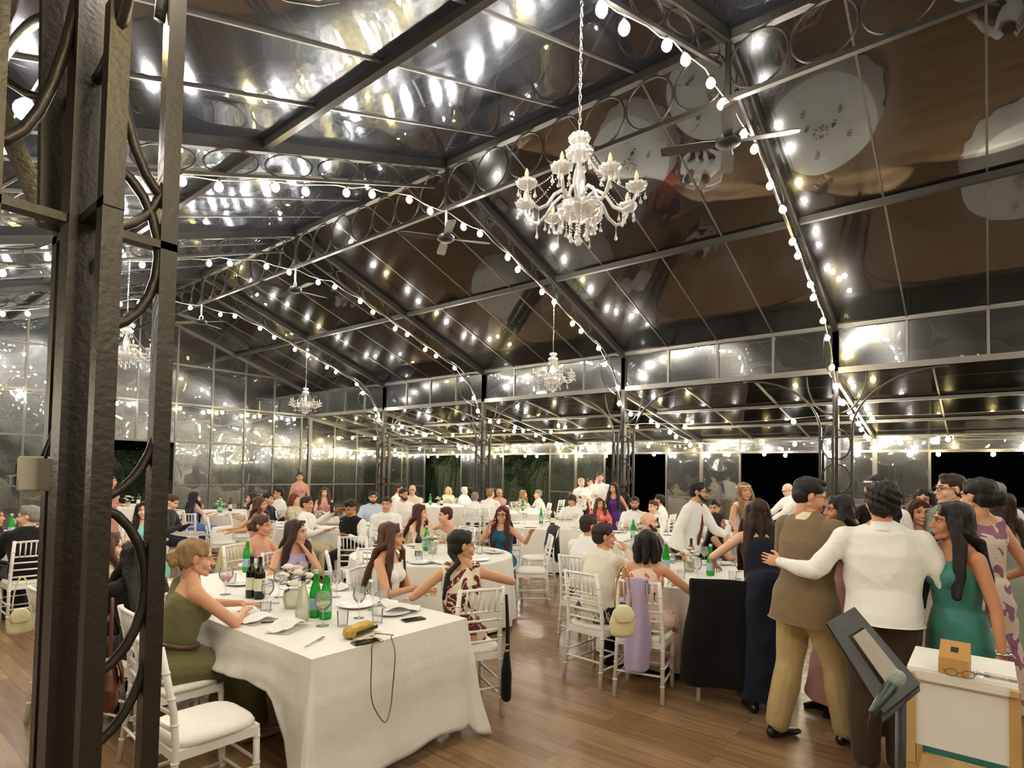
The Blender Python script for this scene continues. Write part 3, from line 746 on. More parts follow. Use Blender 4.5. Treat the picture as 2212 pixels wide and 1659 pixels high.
def setting(c, r, desc, nplates=6, a0=0., rich=True, flower=True, bottles=2):
    """place settings and centre pieces on the round table at c"""
    grp = ' on the '+desc; items = []
    for k in range(nplates):
        a = a0+2*math.pi*k/nplates; d = V(math.cos(a), math.sin(a), 0); q = V(-d[1], d[0], 0)
        items.append(('plate', c+d*(r-.20), 'white plate', None)); items.append(('wine_glass', c+d*(r-.42)+q*.09, 'empty stemmed glass', None))
        if rich:
            items.append(('tumbler', c+d*(r-.38)-q*.05, 'clear tumbler', None))
            if k % 2 == 0: items.append(('napkin', c+d*(r-.2)+q*.17+V(0, 0, .001), 'crumpled white napkin', None))
            items.append(('fork', c+d*(r-.19)-q*.15+V(0, 0, .001), 'steel fork', math.atan2(-d[0], d[1])+math.pi))
    for k in range(bottles):
        a = a0+.9+k*2.2; items.append(('water_bottle' if k % 2 == 0 else 'wine_bottle', c+V(math.cos(a)*.26, math.sin(a)*.26, .001), 'green water bottle' if k % 2 == 0 else 'dark wine bottle', None))
    for kd in sorted(set(i[0] for i in items)):
        L_ = sorted([i for i in items if i[0] == kd], key=lambda i: imgx(i[1])); n = len(L_)
        for j, (k_, loc, base, rz) in enumerate(L_):
            o_ = '' if n == 1 else (ORDN[-1] if j == n-1 else ORDN[j])+' '
            put(k_, loc, o_+base+grp, kd.replace('_', ' ')+'s'+grp if n > 1 else None, rz)
    if flower: flowers(c+V(0, 0, .001), 'white and blush flowers'+grp)
# name, px, depth, plates, rich, descr
TD = [('A', 938, 6.85, 7, True, 'round table behind the patterned dress'),
      ('B', 1490, 5.9, 7, True, 'round table at the peach dress'),
      ('C', 1195, 10.9, 5, True, 'table of the coral top'),
      ('D', 1385, 9.0, 5, True, 'table of the black bearded guest'),
      ('E', 700, 10.2, 6, True, 'table of the waistcoat wearer'),
      ('F', 478, 12.6, 5, False, 'table by the blue dress'),
      ('G', 1120, 14.5, 4, False, 'far table before the hedge'),
      ('H', 950, 16.5, 4, False, 'farthest table in the corner'),
      ('I', -25, 7.6, 5, True, 'table at the left edge'),
      ('J', 280, 14.0, 4, False, 'far table by the dark doorway'),
      ('K', 1690, 9.0, 5, False, 'table under the old guest'),
      ('L', 2240, 8.6, 4, False, 'table at the right edge')]
TC = {}
for nm, px_, dp, npl, rich, ds in TD:
    TC[nm] = round_table(px_, dp, 'round banquet table with white cloth, the '+ds, r=.93)
    setting(TC[nm], .93, ds, npl, random.uniform(0, 6), rich and dp < 10.5, True, 2 if dp > 8 else 3)
# ---------------------------------------------------------------- foreground table items
ZT = .768
def P(px, py, z=ZT): return onz(px, py, z)
put('water_bottle', P(680, 1332), 'left one of two green water bottles side by side on the foreground table', None, 2.2)
put('water_bottle', P(703, 1336), 'right one of two green water bottles side by side on the foreground table', None, 2.2)
put('water_bottle', P(533, 1235), 'green water bottle standing behind the wine bottle at the far end', None, 1)
put('wine_bottle', P(542, 1290), 'dark wine bottle with large cream label on the foreground table', None, 2.2)
put('wine_bottle', P(560, 1293), 'slim dark bottle with narrow white label next to the wine bottle', None, 4.)
# carafe-shaped clear bottle
t = thing('clear_bottle', 'clear rounded wine bottle with dark neck cap before the flowers', 'bottle', P(653, 1341))
m = MB(); m.lathe([(0, 0), (.036, .002), (.043, .03), (.045, .09), (.034, .16), (.017, .21), (.0135, .27), (0, .272)], n=20); m.build('bottle_body', M_clearb, t)
m = MB(); m.lathe([(.0148, .24), (.0148, .285), (0, .286)], n=14); m.build('capsule', M_black, t)
flowers(P(632, 1312), 'white roses and blush flowers standing on the foreground table', 1.2)
o = put('balloon_glass', P(697, 1352), 'large stemmed glass of white wine in front of the green bottles')
o = put('balloon_glass', P(487, 1284), 'stemmed glass of orange drink beside the olive dress guest'); 
if KIDS.get(o.name) is None: pass
for c in o.children:
    if c.name.startswith('drink'): c.data = c.data.copy(); c.data.materials[0] = M_orange
G = [('wine_glass', 577, 1318, 'tall empty stemmed glass right of the dark bottles'), ('wine_glass', 602, 1290, 'empty stemmed glass behind the blush flowers'),
     ('tumbler', 573, 1330, 'small tumbler below the slim dark bottle'), ('wine_glass', 727, 1290, 'empty stemmed glass right of the green bottles'),
     ('tumbler', 777, 1296, 'tumbler at the forearm of the white top guest'), ('wine_glass', 805, 1318, 'stemmed glass before the white top guest'),
     ('tumbler', 830, 1300, 'wide tumbler beside the patterned dress guest elbow'), ('tumbler', 740, 1352, 'tumbler lying near the gold bag'),
     ('wine_glass', 775, 1335, 'stemmed glass between bottles and the dark phone'), ('tumbler', 815, 1345, 'tumbler left of the crumpled napkins'),
     ('wine_glass', 545, 1262, 'empty stemmed glass at the far end of the foreground table'), ('tumbler', 612, 1262, 'tumbler near the chin-resting guest'),
     ('wine_glass', 652, 1268, 'stemmed glass before the guest resting her chin'), ('tumbler', 500, 1262, 'tumbler beyond the orange drink')]
for k, x, y, l in G: put(k, P(x, y), l)
for i, (k, x, y, l) in enumerate([('plate', 520, 1262, 'white plate at the far left of the foreground table'), ('plate', 770, 1310, 'white plate before the white top guest'), ('plate', 610, 1250, 'white plate at the far end before the lilac top guest'), ('plate', 845, 1325, 'white plate under the patterned dress elbow')]): put(k, P(x, y), l)
for i, (x, y, rz, sc, l) in enumerate([(560, 1342, .2, 1., 'twisted white napkin beside the pen'), (620, 1358, .5, 1.2, 'folded white napkin left of the clear bottle'), (870, 1320, 2.2, 1.1, 'crumpled napkin above the dark phone'), (840, 1310, 1.2, 1., 'napkin heap before the patterned dress guest'), (545, 1222, .4, 1.2, 'peaked napkin at the far end of the foreground table'), (735, 1272, 1., 1., 'napkin behind the green bottles')]):
    o = put('napkin', P(x, y), l, None, rz); o.scale = (sc, sc, sc*1.3)
put('fork', P(680, 1388), 'steel fork lying alone near the table corner', None, -1.1)
put('fork', P(868, 1300), 'steel fork among the napkins', None, -1.2)
put('knife', P(573, 1303), 'steel knife behind the pen', None, .7)
m = MB(); m.tube([(-.07, 0, .005), (.07, 0, .005)], .0042, 8); o1('pen', m, M_black, 'slim black pen lying on the foreground table', 'pen', loc=P(590, 1345), rz=-.55)
def phone(px, py, rz, label, c=(40, 34, 36), dz=0):
    t = thing('mobile_phone', label, 'phone', P(px, py)+V(0, 0, dz), rz)
    m = MB(); m.box((0, 0, .004), (.15, .072, .008)); o = m.build('phone_body', mat('phone_case', c, .3), t, smooth=False); o.modifiers.new('b', 'BEVEL').width = .003
    m = MB(); m.box((0, 0, .0085), (.14, .064, .0008)); m.build('screen', mat('dark_phone_screen', (14, 12, 14), .05), t, smooth=False); return t
phone(893, 1339, -.25, 'dark phone lying near the right edge of the foreground table')
phone(790, 1388, -.75+.5, 'dark phone under the gold bag at the table edge')
# gold sequin bag with strap
t = thing('clutch_bag', 'small gold sequined bag with thin strap at the table edge', 'bag', P(775, 1372), .28)
m = MB(); vs = []; sg = lambda c: math.copysign(abs(c)**.45, c)
for i in range(34):
    for j in range(20):
        u = i/33; a = 2*math.pi*j/20; e_ = (1-abs(2*u-1)**9)**.5*.95+.05; vs.append(((u-.5)*.23, .042*e_*sg(math.cos(a)), .034+.030*e_*sg(math.sin(a))+random.uniform(-.0025, .0025)))
m.add(vs, [(i*20+j, i*20+(j+1) % 20, (i+1)*20+(j+1) % 20, (i+1)*20+j) for i in range(33) for j in range(20)]+[tuple(range(20))[::-1], tuple(33*20+j for j in range(20))])
m.build('bag_body', mat('gold_sequins', (214, 176, 84), .3, .85, .6, 70, 1., 110), t, smooth=False)
m = MB(); m.box((.02, -.046, .03), (.19, .006, .02)); m.build('opening', M_black, t, smooth=False)
m = MB(); m.box((.01, -.052, .004), (.2, .05, .004)); m.build('flap', mat('cream_lining', (230, 222, 196), .6), t, smooth=False)
cable('bag_strap', [P(800, 1374, .785), P(828, 1384, .79), P(800, 1396, .772)+V(0, -.02, .012), V(-4.03, .50, .70), V(-4.035, .49, .52), V(-4.0, .48, .42), V(-3.95, .47, .36), V(-3.91, .48, .42), V(-3.89, .49, .52), V(-3.87, .50, .70), V(-3.86, .55, .785), P(848, 1372, .785), P(810, 1368, .785)], .0035, 'thin gold strap hanging in a loop over the table front', mat('antique_gold_cord', (150, 130, 90), .35, .8))
bpy.data.objects['bag_strap']['category'] = 'strap'
# ================================================================ chandeliers
M_crys = glassy('chandelier_crystal', (.96, .97, .98), .28, .05, .3, .15, (255, 255, 255), .4)
M_candle = mat('unlit_candle_bulb', (228, 222, 180), .25, 0, .05, 9)
def drop(m, p, L=.05, r=.011):
    p = np.array(p, float); m.lathe([(0, -L), (r*.8, -L*.86), (r, -L*.7), (r*.35, -L*.3), (.0015, 0)], c=p, n=6)
def bead(m, p, r=.006): m.ell(p, (r, r, r), 6, 4)
def beads(m, a, b, n, sag, r=.0055):
    a, b = np.array(a, float), np.array(b, float)
    for k in range(n+1):
        u = k/n; bead(m, a*(1-u)+b*u-V(0, 0, sag*4*u*(1-u)), r)
def make_chandelier():
    t = thing('chandelier', 'x', 'chandelier', (0, 0, 0)); z0 = -1.38
    m = MB(); n = 34
    for k in range(n):
        zc = -.02-(1.36/n)*(k+.5); U = (1, 0, 0) if k % 2 else (0, 1, 0)
        m.tube([V(0, 0, zc)+.009*math.cos(a)*V(*U)+.024*math.sin(a)*V(0, 0, 1) for a in np.linspace(0, 2*math.pi, 11)[:-1]], .0032, 5, closed=True)
    m.build('chain', M_silver, t)
    sc = lambda A, z: .13*math.cos(A*11)
    m = MB(); m.lathe([(.012, z0+.05), (.055, z0+.045), (.07, z0+.02), (.05, z0-.01), (.02, z0-.03), (.0, z0-.035)], n=36, wob=sc); m.build('top_bowl', M_crys, t)
    z1 = z0-.09; m = MB(); m.lathe([(.012, z1+.055), (.06, z1+.05), (.088, z1+.025), (.07, z1-.015), (.03, z1-.04), (0, z1-.045)], n=36, wob=sc); m.build('upper_bowl', M_crys, t)
    m = MB(); m.lathe([(.012, z1-.02), (.02, z1-.07), (.035, z1-.12), (.045, z1-.17), (.034, z1-.23), (.02, z1-.28), (.032, z1-.32), (.02, z1-.36), (0, z1-.37)], n=18); m.build('stem', M_crys, t)
    zc = z0-.47; m = MB(); m.lathe([(.02, zc+.05), (.10, zc+.055), (.135, zc+.03), (.12, zc-.015), (.07, zc-.045), (.0, zc-.055)], n=40, wob=sc); m.build('centre_bowl', M_crys, t)
    m = MB()
    for k in range(10):
        a = k*.628; p = V(.115*math.cos(a), .115*math.sin(a), zc-.01); beads(m, p, p-V(0, 0, .07), 4, 0); drop(m, p-V(0, 0, .075), .055, .013)
    for k in range(6):
        a = k*1.047+.3; p = V(.06*math.cos(a), .06*math.sin(a), zc-.04); beads(m, p, p-V(0, 0, .09), 5, 0); drop(m, p-V(0, 0, .095), .06, .016)
    beads(m, V(0, 0, zc-.05), V(0, 0, zc-.17), 6, 0, .008); m.ell((0, 0, zc-.2), (.027, .027, .027), 10, 6)
    for k in range(8):
        a = k*.785; p = V(.075*math.cos(a), .075*math.sin(a), z1); drop(m, p-V(0, 0, .03), .06, .012)
    m.build('crystal_drops', M_crys, t)
    for k in range(8):
        a = k*math.pi/4+.2; d = V(math.cos(a), math.sin(a), 0); up = V(0, 0, 1)
        pts = [d*.04+up*(zc+.03), d*.07+up*(zc+.10), d*.12+up*(zc+.125), d*.18+up*(zc+.08), d*.23+up*(zc-.0), d*.29+up*(zc-.035), d*.345+up*(zc-.01), d*.375+up*(zc+.05), d*.378+up*(zc+.08)]
        m = MB(); m.tube(pts, .0115, 7); ar = m.build('arm', M_crys, t)
        c = d*.378+up*(zc+.09)
        m = MB(); m.lathe([(.012, -.02), (.035, -.012), (.06, .012), (.066, .03), (.058, .026), (.03, .0), (.014, -.006)], c=c, n=30, wob=sc); m.lathe([(.011, .0), (.012, .05), (0, .052)], c=c, n=10); m.build('cup', M_crys, ar)
        m = MB(); m.lathe([(.006, .05), (.012, .062), (.0145, .08), (.01, .1), (.002, .118), (0, .119)], c=c, n=10); m.build('candle_bulb', M_candle, ar)
        m = MB()
        for j in range(5):
            b = a+j*1.257; p = c+V(.055*math.cos(b), .055*math.sin(b), 0); beads(m, p, p-V(0, 0, .03), 2, 0, .004); drop(m, p-V(0, 0, .03), .05, .0125)
        p = d*.29+up*(zc-.04); beads(m, p, p-V(0, 0, .04), 3, 0, .004); drop(m, p-V(0, 0, .045), .06, .011)
        beads(m, d*.08+up*(z1-.01), c+V(0, 0, -.01), 22, .055, .0052)
        m.build('crystal_garland', M_crys, ar)
    return index_kids(t)
cd0 = make_chandelier()
CDL = [((-WP, 0, HP-.08), 'large crystal chandelier with unlit candle bulbs hanging nearest the viewer'),
       ((WP, B, HP-.08), 'crystal chandelier over the aisle side tables, left of the second colonnade column'),
       ((WP, 3*B, HP-.08), 'small far crystal chandelier close to the corner of the end wall'),
       ((-WP, 2*B, HP-.08), 'crystal chandelier seen between the posts of the foreground column')]
for i, (l, lb) in enumerate(CDL):
    if i == 0: cd0.location = l; cd0.rotation_euler = (0, 0, .1); cd0['label'] = lb; cd0['group'] = 'crystal chandeliers'
    else: clone(cd0, l, i*.7, lb, 'crystal chandeliers')
# ================================================================ planting outside
M_hedge = mat('night_leaves', (24, 40, 14), .6, 0, .6, 1.1)
def hedge(name, x0, x1, y0, y1, h, n, label):
    m = MB(); L_ = max(x1-x0, y1-y0); along = (y1-y0) > (x1-x0); N_ = 46; vs = []
    cx_, cy_ = (x0+x1)/2, (y0+y1)/2; th = min(x1-x0, y1-y0)/2
    R2 = 10
    for i in range(N_+1):
        s = -L_/2+L_*i/N_
        for j in range(R2+1):
            a = math.pi*j/R2; bump = .18*math.sin(s*2.3+j*.9)+.14*math.sin(s*5.1+j*2.1)
            u = math.cos(a)*(th+bump); z = (h+.5*math.sin(s*.9)+bump)*math.sin(a)**.45-.1
            vs.append((cx_+u, cy_+s, z) if along else (cx_+s, cy_+u, z))
    K = R2+1; m.add(vs, [(i*K+j, i*K+j+1, (i+1)*K+j+1, (i+1)*K+j) for i in range(N_) for j in range(R2)])
    vs = np.array(vs); idx = rng.integers(0, len(vs)-K-2, n)
    u_ = rng.random((n, 2)); P_ = vs[idx]*(1-u_[:, :1])+vs[idx+K]*u_[:, :1]; P_ = P_*(1-u_[:, 1:])+(vs[idx+1]*(1-u_[:, :1])+vs[np.minimum(idx+K+1, len(vs)-1)]*u_[:, :1])*u_[:, 1:]
    P_ += rng.normal(0, .05, (n, 3)); d1 = rng.normal(0, 1, (n, 3)); d1 /= np.linalg.norm(d1, axis=1)[:, None]; d2 = np.cross(d1, rng.normal(0, 1, (n, 3))); d2 /= np.linalg.norm(d2, axis=1)[:, None]
    Lf = rng.uniform(.05, .1, (n, 1)); Q = np.stack([P_, P_+d1*Lf*.5+d2*Lf*.28, P_+d1*Lf, P_+d1*Lf*.5-d2*Lf*.28], 1).reshape(-1, 3)
    m.add(Q, [(4*i, 4*i+1, 4*i+2, 4*i+3) for i in range(n)])
    return tag(m.build(name, M_hedge, smooth=False), label, 'hedge', kind='stuff')
hedge('hedge', 11.6, 13.4, 8.3, 19, 2.9, 30000, 'dark green hedge outside the open doorways of the far aisle')
hedge('hedge', -4.5, 9.5, 18.6, 20.2, 2.6, 24000, 'leafy bushes outside the glass end wall')
# ================================================================ people
SK = {k: mat('skin_'+k, c, .5, 0, .05, 6, .05, 80, .4, 0, .08) for k, c in dict(fair=(232, 184, 156), mid=(214, 160, 126), tan=(196, 138, 100), pale=(240, 200, 178)).items()}
M_eye = mat('eye_white', (225, 222, 215), .2); M_iris = mat('iris_dark', (30, 20, 14), .1); M_lip = mat('lips', (190, 112, 100), .45)
def hairmat(k):
    c = dict(black=(22, 17, 15), brown=(50, 33, 24), chest=(80, 50, 34), dblond=(148, 118, 82), blond=(206, 176, 130), red=(112, 46, 26), auburn=(74, 26, 24), grey=(140, 134, 126), white=(225, 222, 215))[k]
    return mat('hair_'+k, c, .55, 0, .55, 1.6, .8, 2.2, .35, stretch=(38, 38, 3))
def rotm(yaw=0, pitch=0, roll=0):
    """yaw about z, pitch forward about x, roll about y (degrees)"""
    return np.array(Matrix.Rotation(R_(yaw), 3, 'Z') @ Matrix.Rotation(R_(-pitch), 3, 'X') @ Matrix.Rotation(R_(roll), 3, 'Y'))
_H = {}
def head(sex, vox=.0052):
    key = (sex, vox)
    if key in _H: return _H[key]
    m = MB(); f = sex == 'f'
    m.ell((0, -.012, .036), (.074, .094, .08), 24, 16); m.ell((0, .022, -.03), (.058 if f else .061, .067, .082), 22, 14)
    m.loft([((-.047, .0, -.05), .016, .02), ((-.03, .045, -.085), .016, .018), ((0, .073, -.098), .017, .016), ((.03, .045, -.085), .016, .018), ((.047, .0, -.05), .016, .02)], (0, 0, 1), 10)
    m.ell((0, .073, -.1), (.019, .018, .016)); 
    for s in (-1, 1):
        m.ell((s*.034, .058, -.036), (.026, .026, .03)); m.ell((s*.0105, .1, -.035), (.009, .011, .008), 10, 7)
        m.loft([((s*.05, .07, .02), .008, .008), ((s*.028, .083, .026), .009, .009), ((s*.006, .086, .018), .009, .009)], (0, 0, 1), 8)
        m.ell((s*.077, -.008, -.004), (.009, .019, .03), 12, 9, Rm=rotm(s*-22, 12, 0))
    m.loft([((0, .083, .014), .0075, .008), ((0, .098, -.012), .0085, .009), ((0, .111, -.029), .0115, .0105)], (0, 1, 0), 10)
    m.ell((0, .086, -.066), (.024, .014, .016)); m.loft([((0, -.016, -.03), .046, .05), ((0, -.02, -.115), .040 if f else .048, .042 if f else .05)], (0, 1, 0), 16)
    r = remesh(m, vox, 4, .5); v = np.concatenate(r.v)
    for c, rad, dv in (((.031, .092, .003), .015, (0, -.0085, 0)), ((-.031, .092, .003), .015, (0, -.0085, 0)), ((0, .1, -.068), .012, (0, -.0025, 0)), ((0, .095, -.083), .012, (0, -.004, 0))):
        d2 = ((v-np.array(c))**2).sum(1); v = v+np.exp(-d2/(2*(rad*.6)**2))[:, None]*np.array(dv)
    r.v = [v]
    h = MB(); h.merge(r)
    for s in (-1, 1):
        h.ell((s*.031, .0745, .003), (.0125, .0115, .0085), 12, 8, 1); h.ell((s*.031, .0815, .003), (.0058, .0055, .0064), 10, 7, 2)
        h.loft([((s*.0445, .0755, .002), .0022, .002), ((s*.038, .0835, .0095), .0026, .002), ((s*.029, .0865, .0115), .0026, .002), ((s*.019, .083, .006), .0022, .002)], (0, 1, 0), 6, 4)
        h.loft([((s*.05, .0745, .024), .003, .002), ((s*.034, .0905, .031), .0042 if not f else .003, .003), ((s*.014, .0935, .026), .004 if not f else .0028, .003)], (0, 1, 0), 6, 4)
    h.loft([((-.022, .0845, -.0645), .002, .0025), ((-.01, .0945, -.0615), .0036, .0032), ((0, .0962, -.0628), .003, .0032), ((.01, .0945, -.0615), .0036, .0032), ((.022, .0845, -.0645), .002, .0025)], (0, 0, 1), 8, 3)
    h.loft([((-.02, .0845, -.0672), .002, .0025), ((0, .0948, -.0708), .0042, .0036), ((.02, .0845, -.0672), .002, .0025)], (0, 0, 1), 8, 3)
    _H[key] = h; return h
_HD = {}
def hand(curl, vox=.0036):
    """right hand, wrist at origin, fingers +Y, palm -Z, thumb -X"""
    key = round(curl, 1)
    if key in _HD: return _HD[key]
    m = MB(); m.loft([((0, -.01, 0), .026, .018), ((0, .03, 0), .036, .014), ((.0, .075, .0), .04, .0125)], (0, 0, 1), 14)
    for x, L, r in ((-.03, .072, .0085), (-.0105, .08, .009), (.0095, .074, .0085), (.028, .06, .0075)):
        p = V(x, .078, .001); a = -.1-curl*.5; pts = [p-V(0, .02, 0), p]
        for seg in (.45, .31, .24):
            p = p+L*seg*V(x*.9, math.cos(a), math.sin(a)); pts.append(p); a -= curl*.9
        m.loft([(q, r*(1-.09*i), r*(1-.09*i)*.92) for i, q in enumerate(pts)], (0, 0, 1), 8)
    m.loft([(V(-.022, .012, -.004), .015, .013), (V(-.048, .038, -.012-curl*.012), .0115, .0105), (V(-.058, .064, -.018-curl*.02), .0095, .009), (V(-.058+curl*.01, .088, -.022-curl*.03), .0085, .008)], (0, 0, 1), 8)
    r = remesh(m, vox, 2, .4); _HD[key] = r; return r
def ik(a, b, l1, l2, pole):
    d = b-a; L = np.linalg.norm(d); mx = (l1+l2)*.995
    if L > mx: b = a+d/L*mx; d = b-a; L = mx
    L = max(L, abs(l1-l2)+.02); u = unit(d); c = (l1*l1+L*L-l2*l2)/(2*L); h = math.sqrt(max(0, l1*l1-c*c))
    q = pole-u*np.dot(pole, u); q = unit(q); return a+u*c+q*h, b
def wrinkle(r, amp, fr=9., zs=.45, seed=0):
    v = np.concatenate(r.v); n = r.nrm; p = v*fr
    def rdg(x): return 1-np.abs(np.sin(x))*2
    w1 = p[:, 0]*1.3+p[:, 1]*.9+np.sin(p[:, 2]*.7+seed)*1.6+np.sin(p[:, 1]*1.1+seed*2)*.9
    w2 = p[:, 2]*1.15+np.sin(p[:, 0]*.9+seed*1.7)*1.4+np.sin(p[:, 1]*.8-seed)*1.2
    w3 = (p[:, 0]-p[:, 1])*1.1+p[:, 2]*.8+np.sin(p[:, 2]*1.3+seed*3)*1.1
    m1 = .5+.5*np.sin(p[:, 2]*.55+p[:, 0]*.4+seed*5); m2 = .5+.5*np.sin(p[:, 0]*.8-p[:, 2]*.35+seed*7)
    a = rdg(w1)*m1*.5+rdg(w2)*m2*.55+rdg(w3)*(1-m1)*.4
    r.v = [v+n*(a*amp)[:, None]]; return r
HANDS = dict(
    lap=((.09, .34, .66), (-.08, .34, .66)), table=((.16, .42, .80), (-.14, .44, .80)), table1=((.05, .44, .80), (-.10, .42, .80)),
    cross=((-.10, .40, .80), (.10, .38, .80)))
def short(l):
    w_ = l.split()
    if len(w_) <= 16: return l
    w_ = w_[:16]
    while w_[-1] in ('in', 'the', 'a', 'and', 'with', 'of', 'at', 'by', 'his', 'behind', 'to', 'left', 'short', 'white', 'on'): w_.pop()
    return ' '.join(w_)
def person(label, px, py, dep, face, look=None, sit=True, lean=4, side=0, twist=0, tilt=0, nod=0, top=None, bottom=None, dress=None, hair=('short', 'brown'),
           skin='fair', sex='f', arms='lap', armr=None, arml=None, h=None, size=1.0, chairy=True, beard=None, glasses=False, poleR=None, poleL=None, curl=.35, feet=None, seatz=.47, extra=None, wide=1., clabel=None, legdir=None, cshift=0, shoes=(20, 18, 18), tie=None, palmr=None, palml=None):
    q = at(px, py, dep); ht = q[2] if h is None else h
    lod = 0 if dep < 5.3 else (1 if dep < 8 else 2); vox = (.0085, .0125, .018)[lod]; fem = sex == 'f'
    s = size*(1.0 if sex == 'm' else .96)
    fw = V(0, 1, 0)
    u = unit(V(math.sin(R_(side)), math.sin(R_(lean)), math.cos(R_(lean))*math.cos(R_(side))))
    pz = (seatz+.095) if sit else None
    def spine(k, pz):
        pel = V(0, 0, pz); sh = pel+u*.475*k; nk = pel+u*.54*k
        hu = unit(u*.55+V(0, 0, .45)); hc = nk+hu*.122*s
        return pel, sh, nk, hc
    if sit:
        k = s
        for _ in range(12):
            pel, sh, nk, hc = spine(k, pz); k *= 1+(ht-(hc[2]+.115*s))/.7
            k = min(max(k, s*.86), s*1.14)
        pel, sh, nk, hc = spine(k, pz)
    else:
        s = s*1.0; s = ht/(.95+.54*u[2]+.135+.115) if (abs(lean) < 25) else s
        s = min(max(s, .86), 1.12); k = s; pz = .95*s if h is None or abs(lean) < 25 else .95*s
        pel, sh, nk, hc = spine(k, pz)
    tw = rotm(twist) ; rr = tw @ V(1, 0, 0); cf = tw @ V(0, 1, 0)
    cf = unit(cf-u*np.dot(cf, u)); rr = unit(rr-u*np.dot(rr, u))
    xy = np.array(q[:2])
    rz = face_rz(xy, face); cz, sz = math.cos(rz), math.sin(rz)
    hxy = V(hc[0]*cz-hc[1]*sz, hc[0]*sz+hc[1]*cz)
    root = V(xy[0]-hxy[0], xy[1]-hxy[1], 0)
    t = thing('person', label, 'person', root, rz)
    # joints
    sw = (.175 if sex == 'm' else .152)*s*wide; hw = .085*s
    SR, SL = sh+rr*sw-u*.025*s, sh-rr*sw-u*.025*s
    if isinstance(arms, str):
        if arms == 'down': tr, tl = V(sw+.09, .03, pz-.12*s), V(-sw-.09, .03, pz-.12*s)
        elif arms == 'chin':
            tr, tl = V(.05, hc[1]+.09, hc[2]-.16*s), V(-.12, .42, .80)
        elif arms == 'chin2': tl, tr = V(-.05, hc[1]+.09, hc[2]-.16*s), V(.12, .42, .80)
        else: tr, tl = [V(*a) for a in HANDS[arms]]
    if armr is not None: tr = V(*armr)
    if arml is not None: tl = V(*arml)
    UA, FA = .285*s, .255*s
    def arm(S, T, sd, pole):
        p = V(*pole) if pole is not None else V(sd*.55, -.35, -1.)
        return ik(S, T, UA, FA, p)
    ER, WR = arm(SR, tr, 1, poleR); EL, WL = arm(SL, tl, -1, poleL)
    HRt, HLt = pel+V(hw, 0, -.02), pel-V(hw, 0, .02)
    TH, SHN = .43*s, .42*s; legs = []
    for i, (Hp, sd) in enumerate(((HRt, 1), (HLt, -1))):
        if feet: ft = V(*feet[i])
        elif sit: ft = V(sd*.11, .40+.04*sd, .085)
        else: ft = V(sd*.09, .02*sd, .085*s)
        ld = legdir or 0
        if ld and sit:
            M_ = rotm(ld); ft = M_ @ ft
        if sit: pole = (rotm(ld) @ V(sd*.12, 1, 1.2))
        else: pole = V(sd*.08, 1, 0)
        K, A = ik(Hp, ft, TH, SHN, pole)
        if sit and K[2] > seatz+.10: K = V(K[0], K[1], seatz+.10)
        legs.append((Hp, K, A, sd))
    # ---- prims
    wf = dict(hip=(.150, .105), waist=(.118, .085), rib=(.132, .098), chest=(.145, .105), shb=(.138, .085)) if fem else dict(hip=(.150, .105), waist=(.138, .1), rib=(.152, .11), chest=(.17, .115), shb=(.158, .092))
    def torso(m, g=0., lo=-.06, hi=.54, loose=0., pad=0.):
        L = [(-.08, 'hip', .92), (0, 'hip', 1.), (.13, 'waist', 1.), (.25, 'rib', 1.), (.36, 'chest', 1.), (.44, 'shb', .95)]
        se = []
        for z, nm, f in L:
            if z < lo-.05 or z > hi: continue
            a, b = wf[nm]; lz_ = loose if nm in ('waist', 'rib', 'hip') else loose*.4
            base = V(0, 1, 0) if z < .2 else cf
            se.append((pel+u*z*k, (a*f*s+g+lz_)*wide, b*f*s+g+lz_))
        if hi > .5: se.append((nk-u*.025*s, .058*s+g, .055*s+g))
        m.loft(se, cf, 22)
    def bust(m, g=0.):
        if fem:
            for sd in (-1, 1): m.ell(pel+u*.335*k+cf*.082*s+rr*sd*.062*s, (.058*s+g, .055*s+g, .056*s+g), 12, 9)
    def shoulders(m, g=0.): m.loft([(SL+rr*.01, .05*s+g, .05*s+g), (sh-u*.005, .06*s+g, .058*s+g), (SR-rr*.01, .05*s+g, .05*s+g)], cf, 14)
    def armp(m, S, E, Wp, g=0., frac=1., gw=None):
        f_ = (1.0 if sex == 'm' else .86)*s
        if frac > 1: secs = [(S, .05*f_+g, .05*f_+g), (S*.6+E*.4, .046*f_+g, .046*f_+g), (E, .039*f_+g, .039*f_+g)]
        else: e2 = S+(E-S)*frac; m.loft([(S, .052*f_+g, .052*f_+g), (S*.5+e2*.5, .05*f_+g*1.1, .05*f_+g*1.1), (e2, .047*f_+g*1.3, .047*f_+g*1.3)], cf, 12); return
        f2 = min(frac-1, 1.)
        e3 = E+(Wp-E)*f2
        m.loft(secs, cf, 12); m.loft([(E, .038*f_+g, .038*f_+g), (E*.65+e3*.35, .037*f_+g, .036*f_+g), (e3, .025*f_+(g if gw is None else gw), .024*f_+(g if gw is None else gw))], cf, 12)
    def legp(m, g=0., frac=2., gk=None):
        for Hp, K, A, sd in legs:
            if frac <= 1: e = Hp+(K-Hp)*frac; m.loft([(Hp, .085*s+g, .09*s+g), (e, .065*s+g, .065*s+g)], V(0, 1, .3), 14); continue
            m.loft([(Hp, .084*s+g, .09*s+g), (Hp*.5+K*.5, .07*s+g, .072*s+g), (K, .053*s+g, .053*s+g)], V(0, 1, .3), 14)
            e = K+(A-K)*(frac-1); gg = g if gk is None else gk
            m.loft([(K, .052*s+g, .052*s+g), (K*.65+e*.35, .05*s+gg, .052*s+gg), (e, .036*s+gg, .038*s+gg)], V(0, 1, 0), 12)
        for sd in (-1, 1): m.ell(pel+V(sd*.065*s, -.045*s, -.03), (.085*s+min(g, .018),)*3, 14, 9)
